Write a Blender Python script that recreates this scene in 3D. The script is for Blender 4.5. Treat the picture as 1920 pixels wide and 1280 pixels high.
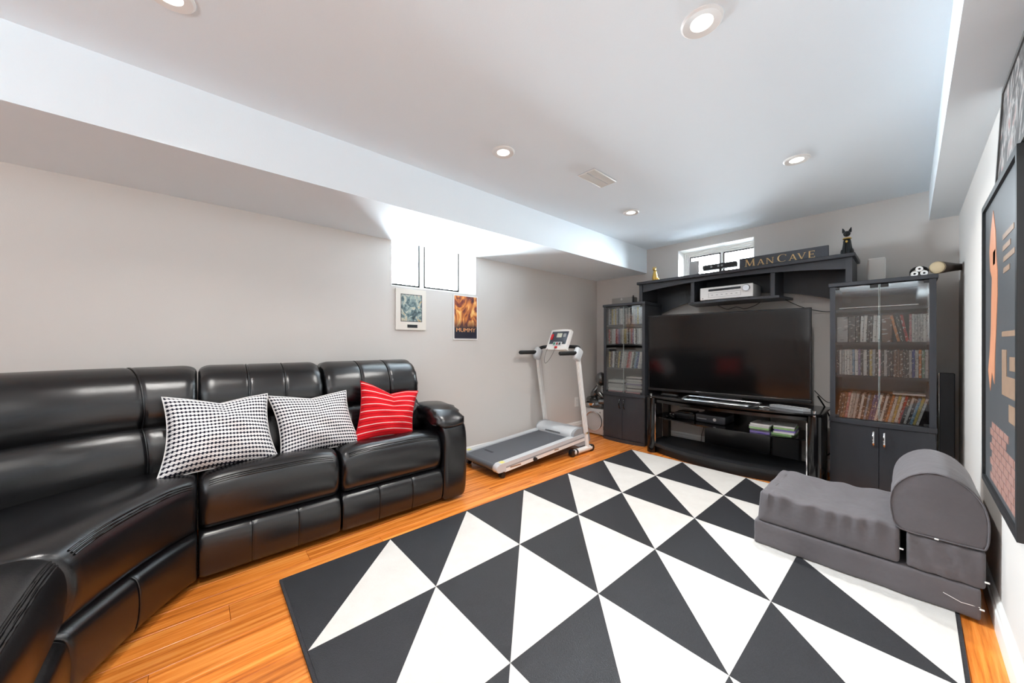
import bpy, bmesh, math, random
from mathutils import Vector, Matrix
for _o in list(bpy.data.objects): bpy.data.objects.remove(_o)
SC = bpy.context.scene
COL = SC.collection
PI = math.pi
R = math.radians

# ------------------------------------------------------------------ camera, world, lights, exposure
CAM = (1.895, -0.295, 1.082)
cd = bpy.data.cameras.new('camera'); cam = bpy.data.objects.new('camera', cd); COL.objects.link(cam)
cam.location = CAM; cam.rotation_euler = (PI / 2, 0, 0.8425)
cd.sensor_fit = 'HORIZONTAL'; cd.sensor_width = 36.0; cd.lens = 664.85 / 1920 * 36.0
cd.shift_x = 0.0; cd.shift_y = 4.9 / 1920; cd.clip_start = 0.02
SC.camera = cam

world = bpy.data.worlds.new('world'); SC.world = world; world.use_nodes = True
bg = world.node_tree.nodes['Background']
bg.inputs[0].default_value = (0.90, 0.96, 1.0, 1); bg.inputs[1].default_value = 135.0

def area(name, loc, rot, sx, sy, power, col=(1, 1, 1), spread=PI, portal=False, shape='RECTANGLE'):
    l = bpy.data.lights.new(name, 'AREA'); l.shape = shape; l.size = sx; l.size_y = sy
    l.energy = power; l.color = col; l.spread = spread
    o = bpy.data.objects.new(name, l); COL.objects.link(o); o.location = loc; o.rotation_euler = rot
    if portal: l.cycles.is_portal = True
    return o
# daylight portals of the two basement windows
area('window_portal', (-1.16, 1.31, 1.82), (0, -PI / 2, 0), 0.50, 0.80, 1, portal=True)
area('window_portal', (0.545, 3.97, 1.96), (-PI / 2, 0, 0), 0.70, 0.34, 1, portal=True)
# added fill lamp behind the camera, turned up to brighten the ceiling
area('fill_bounce', (1.60, -2.60, 1.13), (PI, 0, 0), 0.9, 0.9, 46, (0.88, 0.95, 1.0))
POT_POWER = 5.8
SC.view_settings.view_transform = 'Standard'; SC.view_settings.look = 'None'
SC.view_settings.gamma = 1.0; SC.view_settings.exposure = 0.6
SC.view_settings.use_curve_mapping = False
SC.cycles.max_bounces = 10; SC.cycles.diffuse_bounces = 6; SC.cycles.glossy_bounces = 5
SC.cycles.transparent_max_bounces = 16; SC.cycles.sample_clamp_indirect = 9.0
SC.cycles.caustics_reflective = False; SC.cycles.caustics_refractive = False

# ------------------------------------------------------------------ room constants
XL, XR, YB, YN = -0.884, 2.125, 3.70, -5.00
ZC = 2.20
SOFX, SOFZ = -0.18, 1.92
BULX, BULZ = 1.99, 1.985

# ------------------------------------------------------------------ materials
def srgb(r, g, b):
    f = lambda c: (c / 12.92 if c <= 0.04045 else ((c + 0.055) / 1.055) ** 2.4)
    return (f(r / 255), f(g / 255), f(b / 255), 1)
MATS = {}
def mat(name, col, rough=0.6, metal=0.0, spec=0.5, bump=0.0, bscale=50.0, var=0.0, vscale=4.0, coat=0.0, sheen=0.0, stretch=None):
    if name in MATS: return MATS[name]
    m = bpy.data.materials.new(name); m.use_nodes = True; MATS[name] = m
    nt = m.node_tree; N = nt.nodes; L = nt.links; b = N['Principled BSDF']
    if len(col) == 3: col = srgb(*col)
    b.inputs['Base Color'].default_value = col; b.inputs['Roughness'].default_value = rough
    b.inputs['Metallic'].default_value = metal; b.inputs['Specular IOR Level'].default_value = spec
    b.inputs['Coat Weight'].default_value = coat
    if sheen: b.inputs['Sheen Weight'].default_value = sheen; b.inputs['Sheen Roughness'].default_value = 0.4
    tc = N.new('ShaderNodeTexCoord'); mp = N.new('ShaderNodeMapping'); L.new(tc.outputs['Object'], mp.inputs[0])
    if stretch: mp.inputs['Scale'].default_value = stretch
    nz = N.new('ShaderNodeTexNoise'); nz.inputs['Scale'].default_value = vscale; nz.inputs['Detail'].default_value = 4
    L.new(mp.outputs[0], nz.inputs['Vector'])
    mx = N.new('ShaderNodeMix'); mx.data_type = 'RGBA'
    k = 1 - var
    mx.inputs[6].default_value = (col[0] * k, col[1] * k, col[2] * k, 1)
    mx.inputs[7].default_value = (min(1, col[0] * (1 + var)), min(1, col[1] * (1 + var)), min(1, col[2] * (1 + var)), 1)
    L.new(nz.outputs['Fac'], mx.inputs[0]); L.new(mx.outputs[2], b.inputs['Base Color'])
    if bump:
        nb = N.new('ShaderNodeTexNoise'); nb.inputs['Scale'].default_value = bscale; nb.inputs['Detail'].default_value = 3
        L.new(mp.outputs[0], nb.inputs['Vector'])
        bp = N.new('ShaderNodeBump'); bp.inputs['Strength'].default_value = bump; bp.inputs['Distance'].default_value = 0.01
        L.new(nb.outputs['Fac'], bp.inputs['Height']); L.new(bp.outputs[0], b.inputs['Normal'])
    return m
def math_node(nt, op, a, b=None, c=None):
    n = nt.nodes.new('ShaderNodeMath'); n.operation = op
    for i, v in enumerate((a, b, c)):
        if v is None: continue
        if isinstance(v, (int, float)): n.inputs[i].default_value = v
        else: nt.links.new(v, n.inputs[i])
    return n.outputs[0]
def mixcol(nt, fac, c0, c1):
    n = nt.nodes.new('ShaderNodeMix'); n.data_type = 'RGBA'
    for i, v in ((0, fac), (6, c0), (7, c1)):
        if isinstance(v, (tuple, float, int)): n.inputs[i].default_value = v
        else: nt.links.new(v, n.inputs[i])
    return n.outputs[2]

M_wall = mat('wall_paint', (213, 208, 203), 0.75, bump=0.03, bscale=180, var=0.02, vscale=2)
M_ceil = mat('ceiling_paint', (234, 242, 247), 0.8, bump=0.03, bscale=160, var=0.01)
M_trim = mat('white_trim', (240, 238, 234), 0.45, var=0.01)
M_black = mat('black_ash_laminate', (47, 49, 54), 0.40, bump=0.08, bscale=260, var=0.12, vscale=40, stretch=(1, 1, 0.15))
M_blackin = mat('black_panel', (30, 31, 34), 0.5, var=0.1)
M_gloss = mat('gloss_black', (10, 10, 12), 0.12, spec=0.6, var=0.05)
M_plastic = mat('black_plastic', (22, 22, 24), 0.4, var=0.05)
M_rubber = mat('black_foam_grip', (18, 18, 19), 0.75, bump=0.1, bscale=300, var=0.1)
M_chrome = mat('chrome', (225, 226, 228), 0.12, metal=1.0, var=0.02)
M_silver = mat('silver_plastic', (196, 194, 192), 0.35, metal=0.25, var=0.03)
M_lsilver = mat('light_silver_face', (226, 226, 226), 0.35, var=0.02)
M_white = mat('white_metal', (232, 230, 227), 0.35, var=0.02)
M_wgrey = mat('pale_grey_plastic', (200, 203, 206), 0.4, var=0.02)
M_gplas = mat('grey_plastic', (150, 152, 155), 0.45, var=0.03)
M_gold = mat('gold_metal', (214, 176, 96), 0.28, metal=1.0, var=0.15, vscale=40)
M_goldp = mat('gold_lettering', (222, 186, 130), 0.5, var=0.08, vscale=60)
M_pewter = mat('pewter', (112, 111, 110), 0.25, metal=0.85, var=0.4, vscale=30, bump=0.25, bscale=60)
M_red = mat('red_plastic', (196, 28, 34), 0.4, var=0.05)
M_screen = mat('screen_black', (9, 9, 10), 0.10, spec=0.5, var=0.02)
M_cable = mat('black_cable', (16, 16, 17), 0.5, var=0.05)
M_wcable = mat('white_cable', (222, 218, 208), 0.5, var=0.05)
M_tan = mat('tan_hide', (196, 176, 142), 0.7, var=0.1, vscale=10)
M_dbrown = mat('dark_brown_wood', (62, 50, 42), 0.5, var=0.2, vscale=12)
M_paper = mat('white_paper', (236, 235, 232), 0.7, var=0.02)
M_slate = mat('charcoal_board', (66, 68, 74), 0.6, var=0.08, vscale=20, bump=0.05, bscale=80)
M_mat = mat('cream_mat_board', (232, 226, 216), 0.8, var=0.01)
M_frame = mat('black_frame', (34, 36, 38), 0.4, var=0.06)
M_navy = mat('bronze_black', (26, 28, 30), 0.35, metal=0.3, var=0.3, vscale=30)
M_fabric = mat('charcoal_cotton', (93, 89, 92), 0.9, bump=0.7, bscale=9, var=0.06, vscale=60, sheen=0.15)
M_gasket = mat('window_gasket', (16, 17, 18), 0.8, spec=0.05, var=0.05)
M_stitch = mat('dark_stitching', (20, 20, 21), 0.45, var=0.05)

def leather():
    m = bpy.data.materials.new('black_leather'); m.use_nodes = True; nt = m.node_tree; N = nt.nodes; L = nt.links
    b = N['Principled BSDF']; b.inputs['Base Color'].default_value = (0.005, 0.005, 0.006, 1)
    b.inputs['Roughness'].default_value = 0.34; b.inputs['Specular IOR Level'].default_value = 0.7
    tc = N.new('ShaderNodeTexCoord')
    n1 = N.new('ShaderNodeTexNoise'); n1.inputs['Scale'].default_value = 4.5; n1.inputs['Detail'].default_value = 0.5
    n2 = N.new('ShaderNodeTexVoronoi'); n2.inputs['Scale'].default_value = 420
    L.new(tc.outputs['Object'], n1.inputs['Vector']); L.new(tc.outputs['Object'], n2.inputs['Vector'])
    b1 = N.new('ShaderNodeBump'); b1.inputs['Strength'].default_value = 0.22; b1.inputs['Distance'].default_value = 0.03
    b2 = N.new('ShaderNodeBump'); b2.inputs['Strength'].default_value = 0.10; b2.inputs['Distance'].default_value = 0.002
    L.new(n1.outputs['Fac'], b1.inputs['Height']); L.new(n2.outputs['Distance'], b2.inputs['Height'])
    L.new(b1.outputs[0], b2.inputs['Normal']); L.new(b2.outputs[0], b.inputs['Normal'])
    r = N.new('ShaderNodeMapRange'); r.inputs[3].default_value = 0.19; r.inputs[4].default_value = 0.29
    L.new(n1.outputs['Fac'], r.inputs[0]); L.new(r.outputs[0], b.inputs['Roughness'])
    return m
M_leather = leather()

def wood():
    m = bpy.data.materials.new('laminate_plank'); m.use_nodes = True; nt = m.node_tree; N = nt.nodes; L = nt.links
    b = N['Principled BSDF']; b.inputs['Roughness'].default_value = 0.26; b.inputs['Specular IOR Level'].default_value = 0.5
    tc = N.new('ShaderNodeTexCoord'); oi = N.new('ShaderNodeObjectInfo')
    cx = N.new('ShaderNodeCombineXYZ'); L.new(math_node(nt, 'MULTIPLY', oi.outputs['Random'], 37.0), cx.inputs[1])
    L.new(math_node(nt, 'MULTIPLY', oi.outputs['Random'], 11.0), cx.inputs[0])
    va = N.new('ShaderNodeVectorMath'); va.operation = 'ADD'; L.new(tc.outputs['Object'], va.inputs[0]); L.new(cx.outputs[0], va.inputs[1])
    mp = N.new('ShaderNodeMapping'); mp.inputs['Scale'].default_value = (42, 1.5, 1); L.new(va.outputs[0], mp.inputs[0])
    n1 = N.new('ShaderNodeTexNoise'); n1.inputs['Scale'].default_value = 1.0; n1.inputs['Detail'].default_value = 6; n1.inputs['Roughness'].default_value = 0.65
    L.new(mp.outputs[0], n1.inputs['Vector'])
    cr = N.new('ShaderNodeValToRGB'); L.new(n1.outputs['Fac'], cr.inputs[0])
    e = cr.color_ramp.elements
    e[0].position = 0.30; e[0].color = srgb(146, 72, 24); e[1].position = 0.72; e[1].color = srgb(240, 164, 84)
    x = cr.color_ramp.elements.new(0.5); x.color = srgb(220, 128, 50)
    hs = N.new('ShaderNodeHueSaturation'); L.new(cr.outputs[0], hs.inputs['Color'])
    mr = N.new('ShaderNodeMapRange'); mr.inputs[3].default_value = 0.80; mr.inputs[4].default_value = 1.15; L.new(oi.outputs['Random'], mr.inputs[0])
    L.new(mr.outputs[0], hs.inputs['Value']); L.new(hs.outputs[0], b.inputs['Base Color'])
    return m
M_wood = wood()

def rugmat(name, col, spec, rough, sheen=0.0):
    m = bpy.data.materials.new(name); m.use_nodes = True; nt = m.node_tree; N = nt.nodes; L = nt.links
    b = N['Principled BSDF']; b.inputs['Roughness'].default_value = rough; b.inputs['Specular IOR Level'].default_value = spec
    tc = N.new('ShaderNodeTexCoord')
    n1 = N.new('ShaderNodeTexNoise'); n1.inputs['Scale'].default_value = 420; n1.inputs['Detail'].default_value = 2
    n2 = N.new('ShaderNodeTexNoise'); n2.inputs['Scale'].default_value = 9; n2.inputs['Detail'].default_value = 8; n2.inputs['Roughness'].default_value = 0.75
    b.inputs['Sheen Weight'].default_value = sheen; b.inputs['Sheen Roughness'].default_value = 0.35
    L.new(tc.outputs['Object'], n1.inputs['Vector']); L.new(tc.outputs['Object'], n2.inputs['Vector'])
    c = srgb(*col)
    f = math_node(nt, 'ADD', math_node(nt, 'MULTIPLY', n1.outputs['Fac'], 0.45), math_node(nt, 'MULTIPLY', math_node(nt, 'SUBTRACT', n2.outputs['Fac'], 0.18), 0.85))
    L.new(mixcol(nt, f, (c[0] * .55, c[1] * .55, c[2] * .55, 1), (min(1, c[0] * 1.45), min(1, c[1] * 1.45), min(1, c[2] * 1.45), 1)), b.inputs['Base Color'])
    bp = N.new('ShaderNodeBump'); bp.inputs['Strength'].default_value = 0.5; bp.inputs['Distance'].default_value = 0.004
    L.new(n1.outputs['Fac'], bp.inputs['Height']); L.new(bp.outputs[0], b.inputs['Normal'])
    return m
M_rugb = rugmat('rug_black_pile', (36, 37, 41), 0.45, 0.42, 0.10)
M_rugw = rugmat('rug_white_pile', (226, 223, 218), 0.3, 0.7)
for n in M_rugw.node_tree.nodes:
    if n.type == 'MIX':
        n.inputs[6].default_value = srgb(198, 194, 189); n.inputs[7].default_value = srgb(228, 226, 222)

def glass(name, tint=(1, 1, 1, 1), refl=0.09):
    m = bpy.data.materials.new(name); m.use_nodes = True; nt = m.node_tree; N = nt.nodes; L = nt.links
    N.remove(N['Principled BSDF'])
    t = N.new('ShaderNodeBsdfTransparent'); t.inputs[0].default_value = tint
    g = N.new('ShaderNodeBsdfGlossy'); g.inputs['Roughness'].default_value = 0.02
    lw = N.new('ShaderNodeFresnel'); lw.inputs[0].default_value = 1.5
    f = math_node(nt, 'MULTIPLY', lw.outputs[0], refl / 0.04)
    f = math_node(nt, 'MINIMUM', f, 1.0)
    mx = N.new('ShaderNodeMixShader'); L.new(f, mx.inputs[0]); L.new(t.outputs[0], mx.inputs[1]); L.new(g.outputs[0], mx.inputs[2])
    L.new(mx.outputs[0], N['Material Output'].inputs[0]); return m
M_glass = glass('cabinet_glass', (0.95, 0.965, 0.96, 1), 0.08)
M_wglass = glass('window_glass', (0.95, 0.98, 1.0, 1), 0.04)
M_edge = mat('glass_edge', (206, 218, 214), 0.2, var=0.02)

def emit(name, col, s):
    m = bpy.data.materials.new(name); m.use_nodes = True; nt = m.node_tree
    b = nt.nodes['Principled BSDF']; b.inputs['Emission Color'].default_value = col; b.inputs['Emission Strength'].default_value = s
    b.inputs['Base Color'].default_value = (0.9, 0.9, 0.85, 1); return m
M_bulb = emit('lamp_lens', (1.0, 0.93, 0.80, 1), 6.0)

def caseplastic():     # colour of each case comes from the object, with printed bands along the spine
    m = bpy.data.materials.new('disc_case_print'); m.use_nodes = True; nt = m.node_tree; N = nt.nodes; L = nt.links
    b = N['Principled BSDF']; b.inputs['Roughness'].default_value = 0.3
    oi = N.new('ShaderNodeObjectInfo'); tc = N.new('ShaderNodeTexCoord')
    cx = N.new('ShaderNodeCombineXYZ'); L.new(math_node(nt, 'MULTIPLY', oi.outputs['Random'], 91.0), cx.inputs[2])
    mp = N.new('ShaderNodeMapping'); mp.inputs['Scale'].default_value = (1.2, 0.4, 14); L.new(tc.outputs['Object'], mp.inputs[0])
    va = N.new('ShaderNodeVectorMath'); va.operation = 'ADD'; L.new(mp.outputs[0], va.inputs[0]); L.new(cx.outputs[0], va.inputs[1])
    n1 = N.new('ShaderNodeTexNoise'); n1.inputs['Scale'].default_value = 1.0; n1.inputs['Detail'].default_value = 1.5
    L.new(va.outputs[0], n1.inputs['Vector'])
    f1 = math_node(nt, 'GREATER_THAN', n1.outputs['Fac'], 0.62)
    f2 = math_node(nt, 'LESS_THAN', n1.outputs['Fac'], 0.355)
    c1 = mixcol(nt, math_node(nt, 'MULTIPLY', f1, 0.75), oi.outputs['Color'], (0.80, 0.80, 0.78, 1))
    c2 = mixcol(nt, math_node(nt, 'MULTIPLY', f2, 0.65), c1, (0.03, 0.03, 0.035, 1))
    L.new(c2, b.inputs['Base Color']); return m
M_case = caseplastic()

def uvpattern(name, kind):
    m = bpy.data.materials.new(name); m.use_nodes = True; nt = m.node_tree; N = nt.nodes; L = nt.links
    b = N['Principled BSDF']; b.inputs['Roughness'].default_value = 0.9; b.inputs['Specular IOR Level'].default_value = 0.2
    uv = N.new('ShaderNodeUVMap'); uv.uv_map = 'UVMap'; sp = N.new('ShaderNodeSeparateXYZ'); L.new(uv.outputs[0], sp.inputs[0])
    u, v = sp.outputs[0], sp.outputs[1]
    if kind == 'cross':
        fv = math_node(nt, 'ABSOLUTE', math_node(nt, 'SUBTRACT', math_node(nt, 'FRACT', math_node(nt, 'MULTIPLY', v, 19.0)), 0.5))
        fu = math_node(nt, 'ABSOLUTE', math_node(nt, 'SUBTRACT', math_node(nt, 'FRACT', math_node(nt, 'MULTIPLY', u, 29.0)), 0.5))
        line = math_node(nt, 'LESS_THAN', fv, 0.10)
        dot = math_node(nt, 'MULTIPLY', math_node(nt, 'LESS_THAN', fv, 0.29), math_node(nt, 'LESS_THAN', fu, 0.23))
        f = math_node(nt, 'MAXIMUM', line, dot)
        c = mixcol(nt, f, srgb(228, 226, 226), srgb(20, 20, 38))
    else:
        fr = math_node(nt, 'FRACT', math_node(nt, 'ADD', math_node(nt, 'MULTIPLY', v, 8.6), 0.2))
        line = math_node(nt, 'LESS_THAN', math_node(nt, 'ABSOLUTE', math_node(nt, 'SUBTRACT', fr, 0.5)), 0.055)
        shade = math_node(nt, 'LESS_THAN', math_node(nt, 'ABSOLUTE', math_node(nt, 'SUBTRACT', fr, 0.05)), 0.05)
        c0 = mixcol(nt, shade, srgb(205, 22, 32), srgb(150, 14, 28))
        c = mixcol(nt, line, c0, srgb(240, 205, 200))
    L.new(c, b.inputs['Base Color'])
    tc = N.new('ShaderNodeTexCoord'); n1 = N.new('ShaderNodeTexNoise'); n1.inputs['Scale'].default_value = 300
    L.new(tc.outputs['Object'], n1.inputs['Vector'])
    bp = N.new('ShaderNodeBump'); bp.inputs['Strength'].default_value = 0.15; bp.inputs['Distance'].default_value = 0.003
    L.new(n1.outputs['Fac'], bp.inputs['Height']); L.new(bp.outputs[0], b.inputs['Normal'])
    return m
M_cross = uvpattern('monochrome_cross_weave', 'cross'); M_stripe = uvpattern('red_striped_cotton', 'stripe')

def printmat(name, stops, scale=(3, 3, 3), detail=5, dist=1.5, rough=0.35):
    m = bpy.data.materials.new(name); m.use_nodes = True; nt = m.node_tree; N = nt.nodes; L = nt.links
    b = N['Principled BSDF']; b.inputs['Roughness'].default_value = rough
    tc = N.new('ShaderNodeTexCoord'); mp = N.new('ShaderNodeMapping'); mp.inputs['Scale'].default_value = scale
    L.new(tc.outputs['Object'], mp.inputs[0])
    n1 = N.new('ShaderNodeTexNoise'); n1.inputs['Scale'].default_value = 1.0; n1.inputs['Detail'].default_value = detail; n1.inputs['Distortion'].default_value = dist
    L.new(mp.outputs[0], n1.inputs['Vector'])
    cr = N.new('ShaderNodeValToRGB'); L.new(n1.outputs['Fac'], cr.inputs[0]); e = cr.color_ramp.elements
    e[0].position, e[0].color = stops[0][0], srgb(*stops[0][1]); e[1].position, e[1].color = stops[-1][0], srgb(*stops[-1][1])
    for p, c in stops[1:-1]: x = e.new(p); x.color = srgb(*c)
    L.new(cr.outputs[0], b.inputs['Base Color']); return m

# ------------------------------------------------------------------ mesh helpers
def BM(): return bmesh.new()
def box(bm, x0, x1, y0, y1, z0, z1):
    v = [bm.verts.new(p) for p in ((x0, y0, z0), (x1, y0, z0), (x1, y1, z0), (x0, y1, z0), (x0, y0, z1), (x1, y0, z1), (x1, y1, z1), (x0, y1, z1))]
    for f in ((3, 2, 1, 0), (4, 5, 6, 7), (0, 1, 5, 4), (1, 2, 6, 5), (2, 3, 7, 6), (3, 0, 4, 7)): bm.faces.new([v[i] for i in f])
    return v
def merge(bm, sub, mtx=None):
    if mtx is not None: bmesh.ops.transform(sub, matrix=mtx, verts=sub.verts)
    me = bpy.data.meshes.new('tmp'); sub.to_mesh(me); sub.free(); bm.from_mesh(me); bpy.data.meshes.remove(me)
def rbox(bm, x0, x1, y0, y1, z0, z1, r=0.01, seg=2, mtx=None):
    s = BM(); box(s, x0, x1, y0, y1, z0, z1)
    bmesh.ops.bevel(s, geom=s.edges[:], offset=r, segments=seg, affect='EDGES', profile=0.5)
    merge(bm, s, mtx)
def prism(bm, poly, axis, a0, a1):
    """poly: 2D points in the two other axes, in order; extruded along axis from a0 to a1."""
    def P(p, a):
        return (a, p[0], p[1]) if axis == 'x' else ((p[0], a, p[1]) if axis == 'y' else (p[0], p[1], a))
    A = [bm.verts.new(P(p, a0)) for p in poly]; B = [bm.verts.new(P(p, a1)) for p in poly]
    n = len(poly)
    for i in range(n): bm.faces.new((A[i], A[(i + 1) % n], B[(i + 1) % n], B[i]))
    bm.faces.new(A[::-1]); bm.faces.new(B)
def tube(bm, pts, r, n=8, closed=False, cap=True, rs=None):
    pts = [Vector(p) for p in pts]; rings = []
    m = len(pts); up = Vector((0, 0, 1)); prev = None
    for i, p in enumerate(pts):
        if closed: d = pts[(i + 1) % m] - pts[i - 1]
        else: d = pts[min(i + 1, m - 1)] - pts[max(i - 1, 0)]
        d.normalize()
        if prev is None: a = d.orthogonal().normalized() if abs(d.z) > .95 else d.cross(up).normalized()
        else:
            a = prev - d * prev.dot(d)
            a = a.normalized() if a.length > 1e-6 else d.orthogonal().normalized()
        prev = a; b = d.cross(a); rr = rs[i] if rs else r
        rings.append([bm.verts.new(p + a * math.cos(2 * PI * k / n) * rr + b * math.sin(2 * PI * k / n) * rr) for k in range(n)])
    for i in range(m if closed else m - 1):
        A, B = rings[i], rings[(i + 1) % m]
        for k in range(n): bm.faces.new((A[k], A[(k + 1) % n], B[(k + 1) % n], B[k]))
    if cap and not closed: bm.faces.new(rings[0][::-1]); bm.faces.new(rings[-1])
def lathe(bm, prof, c=(0, 0, 0), axis='z', n=24, mtx=None):
    s = BM(); rings = []
    for r, h in prof:
        if r < 1e-5: rings.append([s.verts.new((0, 0, h))])
        else: rings.append([s.verts.new((r * math.cos(2 * PI * k / n), r * math.sin(2 * PI * k / n), h)) for k in range(n)])
    for A, B in zip(rings, rings[1:]):
        for k in range(n):
            k2 = (k + 1) % n
            if len(A) == 1 and len(B) == 1: continue
            if len(A) == 1: s.faces.new((A[0], B[k], B[k2]))
            elif len(B) == 1: s.faces.new((A[k], A[k2], B[0]))
            else: s.faces.new((A[k], A[k2], B[k2], B[k]))
    M = Matrix.Translation(c)
    if axis == 'x': M = M @ Matrix.Rotation(PI / 2, 4, 'Y')
    if axis == 'y': M = M @ Matrix.Rotation(-PI / 2, 4, 'X')
    if axis == '-y': M = M @ Matrix.Rotation(PI / 2, 4, 'X')
    if mtx is not None: M = M @ mtx
    merge(bm, s, M)
def sphere(bm, c, rx, ry=None, rz=None, nu=16, nv=10, mtx=None):
    ry = rx if ry is None else ry; rz = rx if rz is None else rz
    s = BM(); bmesh.ops.create_uvsphere(s, u_segments=nu, v_segments=nv, radius=1.0)
    M = Matrix.Translation(c) @ (mtx if mtx is not None else Matrix.Identity(4)) @ Matrix.Diagonal((rx, ry, rz, 1))
    merge(bm, s, M)
def catmull(pts, per=4, closed=True):
    out = []; n = len(pts)
    rng = range(n) if closed else range(n - 1)
    g = (lambda i: pts[i % n]) if closed else (lambda i: pts[max(0, min(n - 1, i))])
    for i in rng:
        p0, p1, p2, p3 = g(i - 1), g(i), g(i + 1), g(i + 2)
        for k in range(per):
            t = k / per
            out.append(tuple(0.5 * (2 * b + (c - a) * t + (2 * a - 5 * b + 4 * c - d) * t * t + (3 * b - a - 3 * c + d) * t ** 3) for a, b, c, d in zip(p0, p1, p2, p3)))
    if not closed: out.append(tuple(pts[-1]))
    return out

ROOT = {}          # base position of each thing, so that parts can be given in room coordinates
def to_obj(name, bm, m, loc=(0, 0, 0), smooth=40):
    bmesh.ops.recalc_face_normals(bm, faces=bm.faces[:])
    bmesh.ops.translate(bm, vec=-Vector(loc), verts=bm.verts)
    me = bpy.data.meshes.new(name); bm.to_mesh(me); bm.free()
    for mm in (m if isinstance(m, (list, tuple)) else [m]): me.materials.append(mm)
    if smooth:
        me.polygons.foreach_set('use_smooth', [True] * len(me.polygons)); me.set_sharp_from_angle(angle=R(smooth))
    o = bpy.data.objects.new(name, me); COL.objects.link(o); return o
def tag(o, label=None, cat=None, group=None, kind=None):
    if label: o['label'] = label
    if cat: o['category'] = cat
    if group: o['group'] = group
    if kind: o['kind'] = kind
    return o
def thing(name, label, cat, loc, group=None):
    o = bpy.data.objects.new(name, None); COL.objects.link(o); o.location = loc; o.empty_display_size = 0.05
    ROOT[o.name] = tuple(loc); return tag(o, label, cat, group)
def part(parent, name, bm, m, smooth=40, label=None):
    o = to_obj(name, bm, m, ROOT[parent.name], smooth); o.parent = parent; ROOT[o.name] = ROOT[parent.name]
    if label: o['label'] = label
    return o
def single(name, bm, m, label, cat, group=None, smooth=40):
    bm.verts.ensure_lookup_table()
    xs = [v.co.x for v in bm.verts]; ys = [v.co.y for v in bm.verts]; zs = [v.co.z for v in bm.verts]
    loc = ((min(xs) + max(xs)) / 2, (min(ys) + max(ys)) / 2, min(zs))
    o = to_obj(name, bm, m, loc, smooth); o.location = loc; ROOT[o.name] = loc
    return tag(o, label, cat, group)
def struct(name, bm, m, parent=None, smooth=0):
    o = to_obj(name, bm, m, (0, 0, 0), smooth); ROOT[o.name] = (0, 0, 0)
    if parent: o.parent = parent
    else: o['kind'] = 'structure'
    return o
def textmesh(s, size, ext=0.0006):
    c = bpy.data.curves.new('txt', 'FONT'); c.body = s; c.size = size; c.extrude = ext; c.align_x = 'CENTER'
    o = bpy.data.objects.new('txt', c); COL.objects.link(o)
    dg = bpy.context.evaluated_depsgraph_get(); me = bpy.data.meshes.new_from_object(o.evaluated_get(dg))
    b = BM(); b.from_mesh(me); bpy.data.objects.remove(o); bpy.data.curves.remove(c); bpy.data.meshes.remove(me)
    return b

# ================================================================== THE ROOM
W1 = (0.88, 1.72, 1.552, 2.06)            # left window opening y0 y1 z0 z1
W2 = (0.183, 0.905, 1.79, 2.115)          # back window opening x0 x1 z0 z1
TH = 0.32
b = BM(); box(b, XL - .3, XR + .3, YN - .3, YB + .3, -0.06, -0.012); floor = struct('floor', b, mat('subfloor', (60, 40, 24), 0.8))
PW, PL = 0.112, 1.21
pm = BM(); rbox(pm, -PW / 2 + .0004, PW / 2 - .0004, -PL / 2 + .0005, PL / 2 - .0005, -0.012, 0, 0.0012, 1)
pmesh = None; rnd = random.Random(4)
nrow = int((XR - XL) / PW) + 1
for i in range(nrow):
    x = XL + PW * (i + .5); off = [0.0, .55, .27, .82, .41][i % 5] * PL
    y = YN - .25 - off + PL / 2
    while y - PL / 2 < YB + .05:
        if pmesh is None:
            o = to_obj('plank', pm, M_wood, (0, 0, 0), 0); pmesh = o.data
        else:
            o = bpy.data.objects.new('plank', pmesh); COL.objects.link(o)
        o.location = (x, y, 0); o.parent = floor; y += PL

b = BM()
box(b, XL - TH, XL, YN - .2, W1[0], 0, ZC); box(b, XL - TH, XL, W1[1], YB + TH, 0, ZC)
box(b, XL - TH, XL, W1[0], W1[1], 0, W1[2]); box(b, XL - TH, XL, W1[0], W1[1], W1[3], ZC)
struct('wall_left', b, M_wall)
b = BM()
box(b, XL, W2[0], YB, YB + TH, 0, ZC); box(b, W2[1], XR + .2, YB, YB + TH, 0, ZC)
box(b, W2[0], W2[1], YB, YB + TH, 0, W2[2]); box(b, W2[0], W2[1], YB, YB + TH, W2[3], ZC)
struct('wall_back', b, M_wall)
b = BM(); box(b, XR, XR + .2, YN - .2, YB, 0, ZC); struct('wall_right', b, M_wall)
b = BM(); box(b, XL, XR, YN - .2, YN, 0, ZC); struct('wall_near', b, M_wall)
b = BM(); box(b, XL - TH, XR + .2, YN - .2, YB + TH, ZC, ZC + .1); ceil = struct('ceiling', b, M_ceil)
b = BM(); box(b, XL, SOFX, YN, YB, SOFZ, ZC); struct('trim_1', b, M_ceil)       # soffit along the left wall
b = BM(); box(b, BULX, XR, YN, YB, BULZ, ZC); struct('trim_2', b, M_ceil)       # narrow bulkhead on the right
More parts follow.
